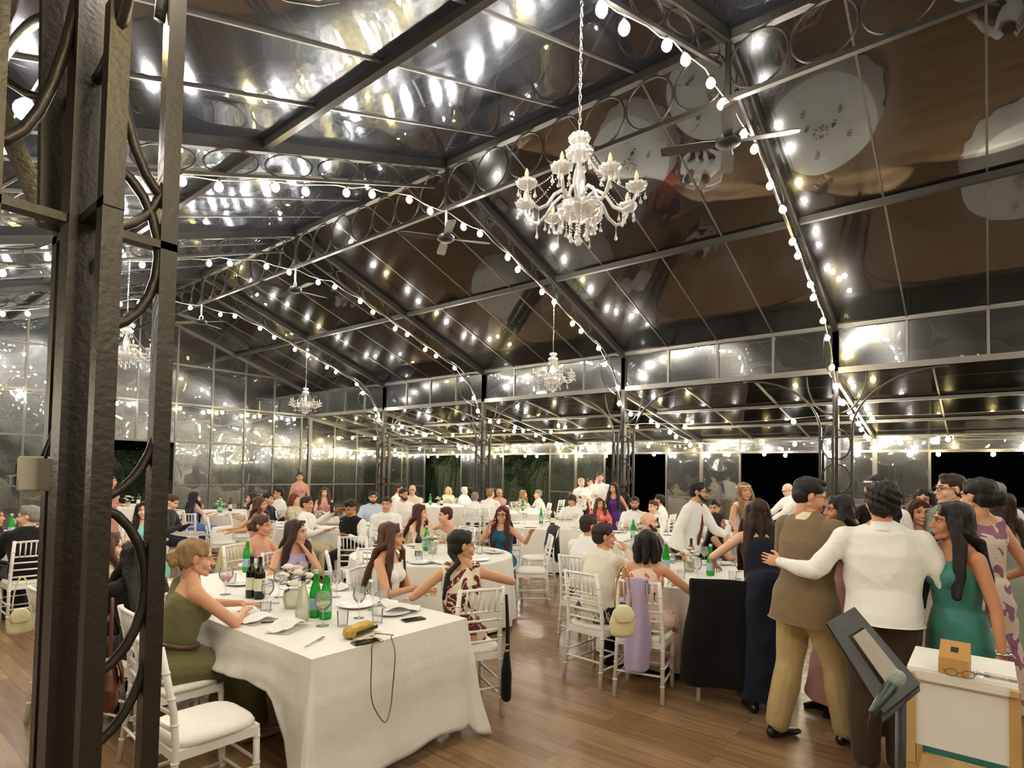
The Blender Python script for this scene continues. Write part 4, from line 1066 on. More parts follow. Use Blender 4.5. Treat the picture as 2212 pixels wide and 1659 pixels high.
    # ---- body
    m = MB(); torso(m); bust(m); shoulders(m)
    m.loft([(nk-u*.03*s, .052*s if sex == 'm' else .046*s, .052*s if sex == 'm' else .045*s), (hc-u*.03*s+cf*.0, .05*s if sex == 'm' else .044*s, .048*s)], cf, 14)
    for sd in (-1, 1): m.loft([(nk+u*.015*s+rr*sd*.012*s-cf*.012, .036*s, .036*s), (sh+rr*sd*.085*s+u*.012*s-cf*.008, .042*s, .045*s)], cf, 12)
    armp(m, SR, ER, WR, 0, 2.); armp(m, SL, EL, WL, 0, 2.); legp(m)
    for Hp, K, A, sd in legs: m.loft([(A+V(0, -.02, -.02), .03, .035), (A+V(0, .05, -.045), .035, .025), (A+V(0, .14, -.06), .033, .018)], V(0, 0, 1), 10)
    b = remesh(m, vox, 3)
    body = MB(); body.merge(b)
    lk = face if look is None else look
    hr = rotm((lk-face)*1.0, nod, tilt)     # image angle grows counter-clockwise seen from above
    Mh = np.eye(4); Mh[:3, :3] = hr*s; Mh[:3, 3] = hc
    body.merge(head(sex, .0052 if lod == 0 else (.008 if lod == 1 else .011)), Mh)
    def handM(E, Wp, mirror, palm):
        y = unit(Wp-E); pn = V(*palm) if palm is not None else V(0, 0, -1.)
        z = -(pn-y*np.dot(pn, y)); z = unit(z) if np.linalg.norm(z) > .1 else unit(np.cross(y, V(1, 0, 0)))
        x = np.cross(y, z); M = np.eye(4); sc_ = s*(.98 if sex == 'm' else .88)
        M[:3, 0] = x*sc_*(-1 if mirror else 1); M[:3, 1] = y*sc_; M[:3, 2] = z*sc_; M[:3, 3] = Wp-y*.008; return M
    hd = hand(curl, .0036 if lod == 0 else .0036)
    sitpal = None
    def dpalm(T, sd):
        return (-sd, 0, -.2) if T[2] < .9 and not sit else (0, 0, -1)
    body.merge(hd, handM(ER, WR, False, palmr or dpalm(WR, 1)))
    hl = MB(); hl.merge(hd); hl.f = [f_[::-1] for f_ in hl.f]
    body.merge(hl, handM(EL, WL, True, palml or dpalm(WL, -1)))
    hm = hairmat(hair[1] if hair[0] != 'bald' else (hair[1]))
    bo = body.build('body', [SK[skin], M_eye, M_iris, M_lip, hm], t)
    # ---- clothes
    def cloth(name, m, mt, amp=.004, fr=9., sd=1, v=None, sm=3, clamp=None):
        r = remesh(m, v or vox*1.1, sm)
        if clamp is not None:
            vv = np.concatenate(r.v); dd = (vv-clamp[0]) @ clamp[1]; r.v = [vv+np.where(dd < 0, -dd, 0)[:, None]*clamp[1]]
        if amp: wrinkle(r, amp, fr, seed=sd+px*.01)
        return r.build(name, mt, t)
    def skirt(m, g, hem, flare):
        if sit:
            for Hp, K, A, sd in legs:
                m.loft([(Hp+V(0, -.02, 0), .1*s+g, .1*s+g), (K, .085*s+g, .08*s+g)], V(0, 0, 1), 14)
                if hem < .45:
                    e = K+(A-K)*(1-(hem-.08)/(.45)); m.loft([(K+V(0, .0, 0), .085*s+g, .085*s+g), (e, .08+g+flare*.3, .08+g+flare*.3)], V(0, 1, 0), 14)
            Km = (legs[0][1]+legs[1][1])/2; Am = (legs[0][2]+legs[1][2])/2; e = Km+(Am-Km)*(1-max(0, hem-.08)/.45)
            m.loft([(pel, .15*s+g, .1*s+g), ((pel+Km)/2, .13*s+g, .085*s+g), (Km, .12*s+g, .08*s+g)], V(0, 0, 1), 14)
            if hem < .45: m.loft([(Km, .12*s+g, .085*s+g), (e, .14*s+g+flare*.5, .1*s+g+flare*.3)], V(0, 1, 0), 14)
        else:
            c0 = pel+V(0, 0, 0); se = []
            cen = (legs[0][2]+legs[1][2])/2
            for uu in np.linspace(0, 1, 7):
                z = pz+.06+(hem-pz-.06)*uu; c = V(pel[0]*(1-uu)+cen[0]*uu*.8, pel[1]*(1-uu)+cen[1]*uu*.8, z)
                se.append((c, .15*s+g+flare*uu**1.2+(.012 if 0 < uu < .3 else 0), .11*s+g+flare*.9*uu**1.2+(.015 if uu < .3 else 0)))
            m.loft(se, V(0, 1, 0), 26)
            for sd in (-1, 1): m.ell(pel+V(sd*.065*s, -.045*s, -.03), (.085*s+g, .085*s+g, .085*s+g), 14, 9)
    def upper(m, kind, g=.010):
        if kind in ('shirt', 'blazer', 'tee', 'blouse', 'vest'):
            gg = {'shirt': .016, 'blazer': .024, 'tee': .014, 'blouse': .02, 'vest': .018}[kind]; lo = -.06 if kind != 'blazer' else -.08
            torso(m, gg, lo, .45, .02 if kind in ('shirt', 'blouse') else .006); bust(m, gg*.9); shoulders(m, gg*.8)
            m.loft([(sh+u*.0, .085*s+gg, .07*s+gg), (nk-u*.052*s, .062*s+gg*.6, .058*s+gg*.6)], cf, 16)
            for sd in (-1, 1): m.loft([(nk-u*.012*s+rr*sd*.014*s-cf*.01, .034*s+gg*.8, .034*s+gg*.8), (sh+rr*sd*.09*s+u*.012*s-cf*.006, .042*s+gg*.8, .045*s+gg*.8)], cf, 12)
            if kind == 'blazer': m.loft([(pel+u*.16*k, .145*s+gg, .11*s+gg), (pel+u*.02, .19*s+gg, .155*s+gg), (pel-u*.22*s, .215*s+gg, .185*s+gg)], cf, 24)
            if kind in ('shirt', 'blouse') and not sit: m.loft([(pel+u*.16*k, .145*s+gg+.02, .105*s+gg+.02), (pel+u*.02*s, .175*s+gg+.012, .15*s+gg+.018), (pel-u*.1*s, .185*s+gg+.02, .155*s+gg+.03)], cf, 24)
            fr = {'tee': .62, 'vest': 0}.get(kind, 1.93)
            if fr:
                for S, E, Wp in ((SR, ER, WR), (SL, EL, WL)): armp(m, S, E, Wp, gg+.004, fr, gg*.6)
        elif kind in ('tank', 'cami', 'halter', 'strapless', 'oneshoulder'):
            torso(m, g, -.06, .40 if kind != 'strapless' else .37, .004); bust(m, g)
            if kind in ('tank',):
                m.loft([(pel+u*.38*k, .14*s, .1*s+g), (sh+u*.0, .115*s, .06*s+g), (sh+u*.03*s, .085*s, .05*s)], cf, 18)
                for sd in (-1, 1): m.loft([(pel+u*.38*k+rr*sd*.1*s, .05*s, .09*s+g), (sh+rr*sd*.105*s+u*.02, .045*s, .062*s+g)], cf, 12)
            if kind in ('cami', 'halter'):
                for sd in (-1, 1):
                    a_ = pel+u*.40*k+rr*sd*.07*s+cf*.105*s; b_ = sh+rr*sd*(.085 if kind == 'cami' else .03)*s+u*.052*s
                    wd = .01 if kind == 'cami' else .022
                    m.loft([(a_, wd, .012), ((a_+b_)/2+cf*.035, wd, .01), (b_, wd, .01)], cf, 8)
                    if kind == 'cami': m.loft([(b_, .01, .01), (sh+rr*sd*.08*s-cf*.075*s, .01, .01), (pel+u*.38*k+rr*sd*.065*s-cf*.1*s, .01, .012)], cf, 8)
            if kind == 'oneshoulder':
                m.loft([(pel+u*.34*k-rr*.03*s, .13*s, .1*s+g), (pel+u*.42*k-rr*.06*s, .1*s, .09*s+g), (sh-rr*.1*s+u*.02*s, .055*s, .068*s+g)], cf, 16)
    if dress:
        kind, mt, hem, fl_ = dress; m = MB(); upper(m, kind); skirt(m, .012, hem, fl_); cloth('dress', m, mt, .006, 11, clamp=(V(0, 0, hem), V(0, 0, 1)))
    else:
        if bottom:
            kind, mt = bottom[:2]; m = MB()
            if kind == 'trousers':
                gg = .016 if len(bottom) < 3 else bottom[2]
                legp(m, gg, 1.93, gg+.008); torso(m, min(gg, .012), -.06, .10)
                cloth('trousers', m, mt, .005, 8)
            else: torso(m, .012, -.06, .14); skirt(m, .014, bottom[2], bottom[3]); cloth('skirt', m, mt, .006, 10, clamp=(V(0, 0, bottom[2]), V(0, 0, 1)))
        if top:
            kind, mt = top[:2]; m = MB(); upper(m, kind); o = cloth({'shirt': 'shirt', 'tee': 'shirt', 'blazer': 'jacket', 'vest': 'waistcoat', 'blouse': 'blouse'}.get(kind, 'top'), m, mt, .0085 if kind in ('shirt', 'blouse', 'blazer') else .003, 10, clamp=(None if sit else (pel-u*(.16 if kind == 'blazer' else .04)*s, u)))
            if kind in ('shirt', 'blazer', 'tee'):
                m = MB(); NA = 26; vs = []
                for z_, r_, op in ((-.022, .078, .0), (.004, .069, .0), (.026, .062, .0), (.028, .066, .0), (.004, .079, .0), (-.024, .090, .0)):
                    for a in np.linspace(.42, 2*math.pi-.42, NA):
                        vs.append(nk+u*(z_-.012-.030*max(0, math.cos(a))**2)*s+rr*math.sin(a)*r_*s+cf*(math.cos(a)*r_*s*1.02))
                m.add(vs, [(i*NA+j, i*NA+j+1, (i+1)*NA+j+1, (i+1)*NA+j) for i in range(5) for j in range(NA-1)]); m.build('collar', top[2] if len(top) > 2 and not isinstance(top[2], (int, float)) else mt, o)
                if sex == 'm' and kind != 'blazer':   # open neck
                    pass
            if kind == 'vest':
                m = MB(); torso(m, .012, -.02, .45, .006); shoulders(m, .010)
                for S, E, Wp in ((SR, ER, WR), (SL, EL, WL)): armp(m, S, E, Wp, .014, .66 if len(top) < 4 else 1.9)
                cloth('shirt', m, top[2], .005)
    if tie:
        m = MB(); a_ = nk+cf*.07*s-u*.02*s; b_ = pel+u*.06*k+cf*.16*s; hang = V(0, 0, -1.) if lean > 20 else -u
        m.ell(a_, (.02, .014, .022), 10, 7); m.loft([(a_, .016, .006), (a_+cf*.075+hang*.2, .026, .006), (a_+cf*.09+hang*.42, .034, .006), (a_+cf*.085+hang*.48, .01, .005)], cf, 8); m.build('tie', tie, t)
    if shoes and dep < 7:
        for Hp, K, A, sd in legs:
            m = MB(); m.loft([(A+V(0, -.045, -.045), .034, .035), (A+V(0, .03, -.05), .038, .035), (A+V(0, .12, -.06), .043, .025), (A+V(0, .18, -.064), .034, .018)], V(0, 0, 1), 12)
            m.loft([(A+V(0, -.02, .0), .042, .045), (A+V(0, 0, -.04), .04, .05)], V(0, 1, 0), 12)
            r = remesh(m, .008, 2); v = np.concatenate(r.v); v[:, 2] = np.maximum(v[:, 2], .004); r.v = [v]; r.build('shoe', mat('shoe_%d_%d_%d' % shoes, shoes, .3), t)
    # ---- hair
    st = hair[0]; m = MB(); hv = (.0065, .009, .013)[lod]; amp = .003
    def Hd(p): return hc+hr @ (np.array(p, float)*s)
    if st != 'bald':
        big = dict(curly=1.16, afro=1.2).get(st, 1.0)
        m.ell(Hd((0, -.02, .048)), np.array((.083, .1, .08))*s*big, 20, 14, Rm=hr)
        m.ell(Hd((0, -.045, .0)), np.array((.076, .068, .075 if sex == 'f' else .07))*s*big, 18, 12, Rm=hr)
        if sex == 'm': m.ell(Hd((0, .025, .098)), np.array((.055, .055, .028))*s*big, 14, 9, Rm=hr)
        else:
            for sd in (-1, 1): m.loft([(Hd((0, .055, .098)), .022*s, .014*s), (Hd((sd*.045, .05, .078)), .022*s, .014*s), (Hd((sd*.077, .02, .03)), .02*s, .014*s)], hr @ V(0, 1, 0), 10)
    back = -cf
    if st in ('long', 'longfront', 'wavy'):
        ln = hair[2] if len(hair) > 2 else .34
        amp = .005
        for k_, (x, y, fx) in enumerate(((-.075, -.01, -.02), (.075, -.01, .02), (-.055, -.06, -.04), (.055, -.06, .04), (0, -.085, 0), (-.08, .012, -.01), (.08, .012, .01))):
            p0 = Hd((x*.8, y, .05)); p1 = Hd((x*1.12, y*1.05, -.05)); fr_ = (k_ >= 5 or st == 'longfront' and k_ < 2)
            base = nk+u*.0+rr*(x*1.3)*s+(cf*.065 if fr_ else back*.075)*s; wv = .018 if st == 'wavy' else .0
            L_ = ln*(1-.12*(k_ % 3)); dn = -u if sit else V(0, 0, -1.)
            dn = unit(dn*1.+(cf*.12 if fr_ else back*.18))
            m.loft([(p0, .035*s, .03*s), (p1, .036*s, .03*s), (base, .04*s, .028*s), (base+dn*L_*.5+rr*(fx+wv), .04*s, .024*s), (base+dn*L_+rr*(fx-wv), .033*s, .018*s)], cf, 12)
    if st == 'bob':
        amp = .005
        for k_, (x, y) in enumerate(((-.08, -.0), (.08, -.0), (-.065, -.06), (.065, -.06), (0, -.09))):
            m.loft([(Hd((x*.85, y, .05)), .035*s, .03*s), (Hd((x*1.12, y*1.1, -.04)), .038*s, .032*s), (Hd((x*1.1, y*1.15-.01, -.13)), .03*s, .026*s)], cf, 12)
    if st == 'bun': m.ell(Hd((0, -.125, -.0)), V(.042, .04, .042)*s, 14, 9); m.ell(Hd((.025, -.12, -.03)), V(.03, .025, .03)*s, 12, 8); m.ell(Hd((-.02, -.13, .03)), V(.025, .022, .02)*s, 12, 8); amp = .006
    if st == 'braid':
        a_ = Hd((0, -.085, -.05)); e_ = nk+back*.11+rr*(-.10); 
        m.loft([(Hd((0, -.07, 0)), .05*s, .04*s), (a_, .03*s, .03*s), (nk+back*.08-rr*.03, .024, .022), (e_-u*.08, .02, .018), (e_-u*.25-rr*.03, .014, .012)], cf, 12)
    if st == 'horseshoe': pass
    if st != 'bald':
        r = remesh(m, hv, 2)
        v = np.concatenate(r.v); fq = 60 if st in ('curly', 'afro') else 34
        am = .007 if st in ('curly', 'afro') else amp
        lv = (v-hc)
        w_ = np.sin(lv[:, 0]*fq*2.2+np.sin(lv[:, 2]*fq*.4)*2)*np.cos(lv[:, 1]*fq*1.9+np.sin(lv[:, 2]*fq*.3)*2)
        if st in ('curly', 'afro'): w_ = w_*.6+.7*np.sin(lv[:, 2]*fq*2.3+lv[:, 0]*70)
        r.v = [v+r.nrm*(w_*am)[:, None]]; r.build('hair', hm, t)
    if beard:
        ms_ = beard.startswith('m:'); beard = beard.replace('m:', ''); m = MB()
        if not ms_: m.loft([(Hd((-.062, .02, -.035)), .014*s, .02*s), (Hd((-.045, .055, -.082)), .02*s, .02*s), (Hd((0, .083, -.1)), .024*s, .022*s), (Hd((.045, .055, -.082)), .02*s, .02*s), (Hd((.062, .02, -.035)), .014*s, .02*s)], hr @ V(0, 0, 1), 12)
        m.loft([(Hd((-.03, .088, -.06)), .007, .007), (Hd((0, .104, -.05)), .008, .006), (Hd((.03, .088, -.06)), .007, .007)], hr @ V(0, 0, 1), 8)
        r = remesh(m, .008, 1); r.build('moustache' if ms_ else 'beard', hairmat(beard), t)
    if glasses:
        m = MB()
        for sd in (-1, 1):
            m.tube([Hd((sd*.031+.024*math.cos(a), .099, .0+.018*math.sin(a))) for a in np.linspace(0, 2*math.pi, 16)[:-1]], .0022, 5, closed=True); m.tube([Hd((sd*.055, .098, .004)), Hd((sd*.08, .0, .008))], .002, 5)
        m.tube([Hd((-.008, .1, .002)), Hd((.008, .1, .002))], .002, 5); m.build('spectacles', M_black, t)
    if sit and chairy:
        bx = root+V((0)*cz-(-.0)*sz, 0, 0); off = rotm() @ V(0, .02, 0)
        chair(root[0]-sz*.04+RM[0][0]*cshift, root[1]+cz*.04+RM[0][1]*cshift, rz, clabel or short('white chair seating the '+label.split(', ')[0].replace('person ', 'guest ')), 'occupied banquet chairs')
    if extra: extra(t, dict(sh=sh, nk=nk, hc=hc, Hd=Hd, hr=hr, WR=WR, WL=WL, ER=ER, EL=EL, pel=pel, u=u, cf=cf, rr=rr, s=s, root=root, rz=rz))
    return t
# ================================================================ the guests
def fab(n, c, rough=.8, bump=.55): return mat('cloth_'+n, c, rough, 0, .07, 5, bump, 11, .2, .15)
F_white = fab('white_linen', (240, 239, 235)); F_ivory = fab('ivory_blouse', (234, 229, 212)); F_cream = fab('cream', (232, 220, 190)); F_blue = fab('pale_blue_shirt', (196, 208, 226))
F_black = fab('black', (20, 19, 22)); F_navy = fab('navy', (26, 30, 46)); F_olive = fab('olive', (106, 104, 66)); F_tan = fab('tan_wool', (124, 104, 76)); F_khaki = fab('khaki', (186, 164, 118))
F_brown = fab('dark_brown', (66, 50, 38)); F_teal = fab('teal_satin', (62, 128, 118), .45); F_lilac = fab('lilac', (188, 172, 214)); F_pink = fab('dusty_pink', (206, 150, 142)); F_coral = fab('coral', (232, 110, 104))
F_purple = fab('purple', (84, 50, 130)); F_turq = fab('turquoise', (140, 214, 208)); F_royal = fab('cornflower', (96, 122, 196)); F_sage = fab('sage', (150, 160, 140)); F_burg = fab('burgundy', (110, 26, 32)); F_sea = fab('sea_blue', (24, 84, 112))
F_offw = fab('off_white_dress', (242, 238, 230)); F_grey = fab('grey', (120, 118, 112)); F_beige = fab('beige', (206, 192, 156)); F_yel = fab('pale_yellow', (226, 222, 160)); F_char = fab('charcoal', (52, 50, 54))
F_floral = pattern('maroon_leaf_print', (232, 220, 196), [((96, 16, 22), .50), ((226, 212, 186), -.022)], 8.5, distort=4.5)
F_peach = pattern('peach_petal_print', (232, 206, 188), [((206, 112, 86), .62), ((60, 48, 44), .68)], 13, distort=1.5)
F_mauve = pattern('mauve_flower_print', (212, 196, 184), [((140, 92, 118), .58), ((90, 60, 70), .68)], 11, distort=2)
F_dots = pattern('white_flower_print', (236, 230, 218), [((70, 60, 60), .68)], 12)
F_plaid = fab('plaid_shirt', (150, 130, 116))
def belt(t, d):
    m = MB(); c = d['pel']+d['u']*.12
    m.tube([c+d['rr']*.142*math.cos(a)+d['cf']*.112*math.sin(a) for a in np.linspace(0, 2*math.pi, 28)[:-1]], .016, 6, closed=True)
    v = m.v[0]; m.build('belt', mat('brown_leather_belt', (84, 58, 34), .5), t)
def sunglasses(t, d):
    m = MB()
    for s in (-1, 1): m.ell(d['Hd']((s*.034, .068, .098)), (.026, .012, .018), 12, 8, Rm=d['hr'])
    m.tube([d['Hd']((-.08, .0, .07)), d['Hd']((-.05, .06, .1)), d['Hd']((.05, .06, .1)), d['Hd']((.08, .0, .07))], .004, 6); m.build('sunglasses', mat('glossy_black_lens', (20, 20, 24), .05, coat=1), t)
def phonehand(t, d):
    m = MB(); p = d['WR']+V(.0, .05, .06); m.box(p, (.012, .075, .15)); m.build('held_phone', M_black, t, smooth=False)
def feathers(t, d):
    m = MB()
    for k in range(700):
        a = random.uniform(0, 6.28); c = d['pel']+d['u']*.02+V(.17*math.cos(a), .145*math.sin(a), random.uniform(-.02, .03)); dr = V(.03*math.cos(a)+random.uniform(-.02, .02), .03*math.sin(a)+random.uniform(-.02, .02), -.085); q = unit(np.cross(dr, V(math.cos(a), math.sin(a), 0)))*.0035
        m.add([c-q, c+q, c+dr], [(0, 1, 2)])
    o = m.build('feather_hem', F_ivory, t, smooth=False)
def bracelet(t, d):
    m = MB(); p = d['WL']; m.tube([p+V(.034*math.cos(a), .034*math.sin(a), .02) for a in np.linspace(0, 6.28, 14)[:-1]], .007, 6, closed=True); m.build('bracelet', M_silver, t)
def earring(t, d):
    m = MB(); m.tube([d['Hd']((-.08, -.005, -.04)), d['Hd']((-.08, -.005, -.07))], .004, 6); m.build('earring', M_silver, t)
def headband(t, d):
    m = MB(); m.tube([d['Hd']((.088*math.cos(a), -.02+.1*math.sin(a), .065)) for a in np.linspace(0, 6.28, 20)[:-1]], .008, 6, closed=True); m.build('headband', F_white, t)
p = person
p('person in one-shouldered olive dress, blond bun, arms folded on the foreground table', 424, 1166, 3.55, 110, 96, True, 12, dress=('oneshoulder', F_olive, .12, .06), hair=('bun', 'dblond'), skin='mid', armr=(.02, .42, .81), arml=(-.10, .46, .83), poleR=(1, -.2, -.5), poleL=(-1, -.1, -.4), extra=belt, nod=6, shoes=(190, 160, 140), twist=0)
p('person in maroon and cream leaf print dress, elbow on the table, seen from behind', 998, 1146, 4.3, 200, 110, True, 3, twist=-18, dress=('tank', F_floral, .40, .05), hair=('braid', 'black'), skin='mid', armr=(.20, .14, .93), poleR=(1, -.25, -.25), arml=(-.16, .34, .81), poleL=(-1, -.3, -.5), extra=earring, cshift=.06)
p('person with long brown hair in a white sleeveless top, smiling to the right', 846, 1130, 4.8, 60, 82, True, 8, top=('cami', F_white), bottom=('skirt', F_white, .3, .05), hair=('long', 'chest', .42), skin='mid', armr=(.06, .36, .80), arml=(-.1, .36, .74), poleR=(1, -.6, -.6))
p('person resting chin on hand, sunglasses on long brown hair, lilac top', 640, 1124, 5.45, 25, 68, True, 14, top=('cami', F_lilac), bottom=('skirt', F_lilac, .3, .05), hair=('longfront', 'brown', .40), skin='mid', arms='chin2', poleL=(-.5, .5, -1), poleR=(1, 0, -.8), extra=sunglasses)
p('person with bare shoulders and pinned brown hair behind the lilac top guest', 567, 1113, 6.05, 45, 62, True, 14, top=('strapless', F_pink), bottom=('skirt', F_pink, .3, .05), hair=('bun', 'chest'), skin='mid', arms='table')
p('person with wavy brown hair in profile glimpsed behind the foreground column', 236, 1150, 4.3, 100, 92, True, 8, top=('blouse', F_beige), bottom=('trousers', F_brown), hair=('long', 'chest', .2), skin='fair', arms='table')
p('person with long black hair bending over, mostly hidden by the foreground column', 292, 1172, 3.95, 215, 230, True, 18, top=('shirt', F_black), bottom=('trousers', F_black), hair=('long', 'black', .45), skin='mid', arms='table')
p('person in white shirt with greying short hair at the round table, back turned', 1275, 1112, 6.0, 150, 112, True, 10, top=('shirt', F_white), bottom=('trousers', F_char), hair=('short', 'brown'), skin='mid', sex='m', arms='table')
p('person with cropped dark hair in ivory blouse with feather hem, hand at mouth', 1305, 1131, 5.05, 145, 104, True, 10, top=('blouse', F_ivory), bottom=('trousers', F_black, .04), hair=('short', 'brown'), skin='mid', armr=(.10, .30, 1.06), poleR=(.8, .2, -1), arml=(-.05, .36, .70), extra=feathers)
p('person with dark bob and halter dress in peach petal print, back to the viewer', 1398, 1146, 4.75, 168, 176, True, 9, dress=('halter', F_peach, .12, .08), hair=('bob', 'black'), skin='mid', armr=(.22, .36, .81), poleR=(1, -.3, -.6), arml=(-.14, .38, .81))
p('person with long black curls and dark top at the right of the round table', 1549, 1109, 7.15, 90, 92, True, 10, top=('tank', F_black), bottom=('trousers', F_black), hair=('wavy', 'black', .42), skin='mid', armr=(.12, .45, .82), arml=(-.1, .48, .95))
p('bearded person with shaved head in plaid shirt behind the floral dress guest', 1402, 1109, 7.1, 55, 86, True, 6, top=('shirt', F_plaid), bottom=('trousers', F_char), hair=('bald', 'brown'), beard='auburn', skin='fair', sex='m', arms='table')
p('standing person in white shirt and dark red tie leaning over the guests', 1508, 1043, 6.7, 62, 84, False, 16, top=('shirt', F_white), bottom=('trousers', F_black), hair=('short', 'black'), beard='black', glasses=True, skin='mid', sex='m', tie=F_burg, armr=(.30, .15, .86), arml=(-.05, .5, 1.05), h=1.66)
p('standing person in white lace gown with hair band, arm stretched aside', 1608, 1041, 7.3, 40, 28, False, 0, dress=('tank', F_offw, .03, .14), hair=('longfront', 'dblond', .25), skin='mid', armr=(.42, .35, 1.12), arml=(-.2, .25, 1.0), extra=headband, nod=-6)
p('person with long dark brown hair and strapless navy gown leaning on the table', 1636, 1079, 4.55, 196, 200, False, 20, dress=('strapless', F_navy, .10, .05), hair=('long', 'brown', .42), skin='fair', armr=(.15, .45, 1.0), arml=(-.28, .36, 1.0), poleL=(-1, -.2, -.6), h=1.56)
p('person in brown tweed blazer and khaki trousers, moustached, looking down smiling', 1750, 1030, 3.85, 138, 100, False, 4, top=('blazer', F_tan, F_cream), bottom=('trousers', F_khaki, .034), hair=('short', 'black'), skin='mid', sex='m', nod=14, armr=(.16, .40, 1.22), arml=(-.22, .34, 1.08), beard='m:black', feet=((.14, .20, .085), (-.12, -.12, .085)), shoes=(16, 14, 14), wide=1.06)
p('person with dark curly hair in loose white shirt and brown trousers, back turned', 1905, 1042, 3.45, 186, 196, False, 2, top=('shirt', F_white), bottom=('trousers', F_brown, .035), hair=('curly', 'black'), skin='mid', sex='m', arml=(-.56, .10, 1.18), poleL=(-.3, -.6, -1), armr=(.28, .25, 1.08), palml=(0, 1, 0), curl=.1, wide=1.12, shoes=(90, 70, 50))
p('smiling person with long black hair in a teal satin slip dress', 2056, 1082, 3.3, 318, 284, False, 4, dress=('cami', F_teal, .10, .10), hair=('long', 'black', .38), skin='tan', armr=(.16, .12, .92), arml=(-.27, .03, .80), extra=bracelet, shoes=(30, 24, 24), poleL=(-.4, -.6, -.5), palml=(1, 0, 0))
p('smiling bespectacled person with short brown hair facing left in the standing group', 2052, 1022, 4.7, 325, 302, False, 3, top=('shirt', F_sage), bottom=('trousers', F_grey), hair=('short', 'brown'), glasses=True, skin='fair', sex='m', arms='down')
p('person with dark updo in flowered sleeveless dress, back turned, at right', 2112, 1031, 3.85, 222, 232, False, 3, dress=('tank', F_mauve, .3, .12), hair=('bun', 'black'), skin='mid', armr=(.3, .2, 1.05), arml=(-.16, .34, 1.1), shoes=(60, 40, 50))
p('person in sage green long dress at the right of the standing group', 2158, 1062, 4.6, 230, 240, False, 3, dress=('tank', F_sage, .08, .16), hair=('long', 'brown', .2), skin='fair', armr=(.4, .2, 1.0), arml=(-.16, .3, 1.0))
p('grey haired person in white shirt with back turned at the far right', 2148, 1040, 6.0, 205, 215, False, 6, top=('shirt', F_white), bottom=('trousers', F_char), hair=('short', 'grey'), skin='fair', sex='m', arms='down')
p('auburn haired person peering between the standing guests', 1985, 1078, 4.9, 350, 20, False, 0, dress=('tank', F_dots, .1, .1), hair=('longfront', 'auburn', .3), skin='mid', armr=(.1, .3, 1.2), arml=(-.1, .3, 1.25))
p('dark haired person half hidden behind the auburn haired guest', 1996, 1054, 5.7, 330, 345, False, 0, dress=('tank', F_char, .1, .1), hair=('long', 'black', .2), skin='mid', arms='down')
p('person with headband and black waistcoat hidden behind the curly haired guest', 1893, 1025, 4.9, 190, 190, False, 0, top=('vest', F_black, F_white), bottom=('trousers', F_black), hair=('short', 'black'), skin='mid', sex='m', arms='down', extra=headband)
p('black haired person in dusty pink long dress embraced by the blazer wearer', 1812, 1068, 4.35, 300, 290, False, 0, dress=('tank', F_pink, .10, .12), hair=('long', 'black', .35), skin='tan', arms='down', armr=(.15, .3, 1.2))
p('curly haired child in mauve flowered dress among the standing guests', 1836, 1098, 4.9, 20, 20, False, 0, dress=('tank', F_mauve, .3, .14), hair=('curly', 'brown'), skin='mid', arms='down')
p('bald elderly person in white shirt reaching over a far table', 1701, 1046, 10.2, 300, 310, False, 16, top=('shirt', F_white), bottom=('trousers', F_black), hair=('bald', 'white'), glasses=True, skin='pale', sex='m', nod=20, armr=(.1, .55, .98), arml=(-.1, .5, .98), h=1.62)
p('young person with dark hair seated behind the leaning person with a tie', 1543, 1081, 8.4, 340, 345, True, 2, top=('tee', F_white), bottom=('trousers', F_navy), hair=('short', 'black'), skin='mid', sex='m', arms='table')
p('seated person in pale shirt and glasses cut by the right edge', 2206, 1086, 6.6, 310, 300, True, 5, top=('shirt', F_white), bottom=('trousers', F_char), hair=('short', 'black'), glasses=True, skin='mid', sex='m', arms='table')
# middle tables
p('person with auburn waves in profile at the flower-decked round table', 908, 1090, 7.9, 60, 72, True, 12, top=('cami', F_beige), bottom=('skirt', F_beige, .2, .05), hair=('wavy', 'auburn', .34), skin='fair', arms='table')
p('person leaning low with arm stretched back, white strapless top', 962, 1098, 8.1, 312, 290, True, 34, side=-12, top=('strapless', F_white), bottom=('skirt', F_white, .2, .05), hair=('short', 'auburn'), skin='fair', arml=(-.1, .4, .8), armr=(.5, .1, 1.0), h=1.22)
p('person with long red hair and glasses in sea blue dress, arm outstretched', 1086, 1094, 7.7, 330, 342, True, 4, dress=('cami', F_sea, .2, .06), hair=('longfront', 'auburn', .36), glasses=True, skin='mid', arml=(-.52, .22, .98), poleL=(-.2, -.3, -1), armr=(.04, .3, 1.05), poleR=(.6, .3, -1))
p('person in white shirt and black waistcoat holding a phone, head bowed', 757, 1080, 8.4, 330, 326, True, 12, top=('vest', F_black, F_white, 1), bottom=('trousers', F_black), hair=('short', 'black'), skin='tan', sex='m', nod=24, armr=(.20, .22, 1.12), poleR=(1, 0, -1), arml=(-.1, .34, .8), extra=phonehand)
p('person with open white shirt and short dark hair facing the viewer', 835, 1074, 9.0, 0, 352, True, 6, top=('shirt', F_white), bottom=('trousers', F_black), hair=('short', 'brown'), skin='mid', sex='m', arms='lap')
p('bearded person in pale blue shirt between two white shirts', 806, 1062, 11.2, 350, 5, True, 5, top=('shirt', F_blue), bottom=('trousers', F_navy), hair=('short', 'black'), beard='black', skin='mid', sex='m', arms='table')
p('bearded person in short sleeved white shirt, arms on his knees', 872, 1056, 11.6, 20, 36, True, 10, top=('tee', F_offw), bottom=('trousers', F_khaki), hair=('short', 'brown'), beard='brown', skin='mid', sex='m', arms='lap')
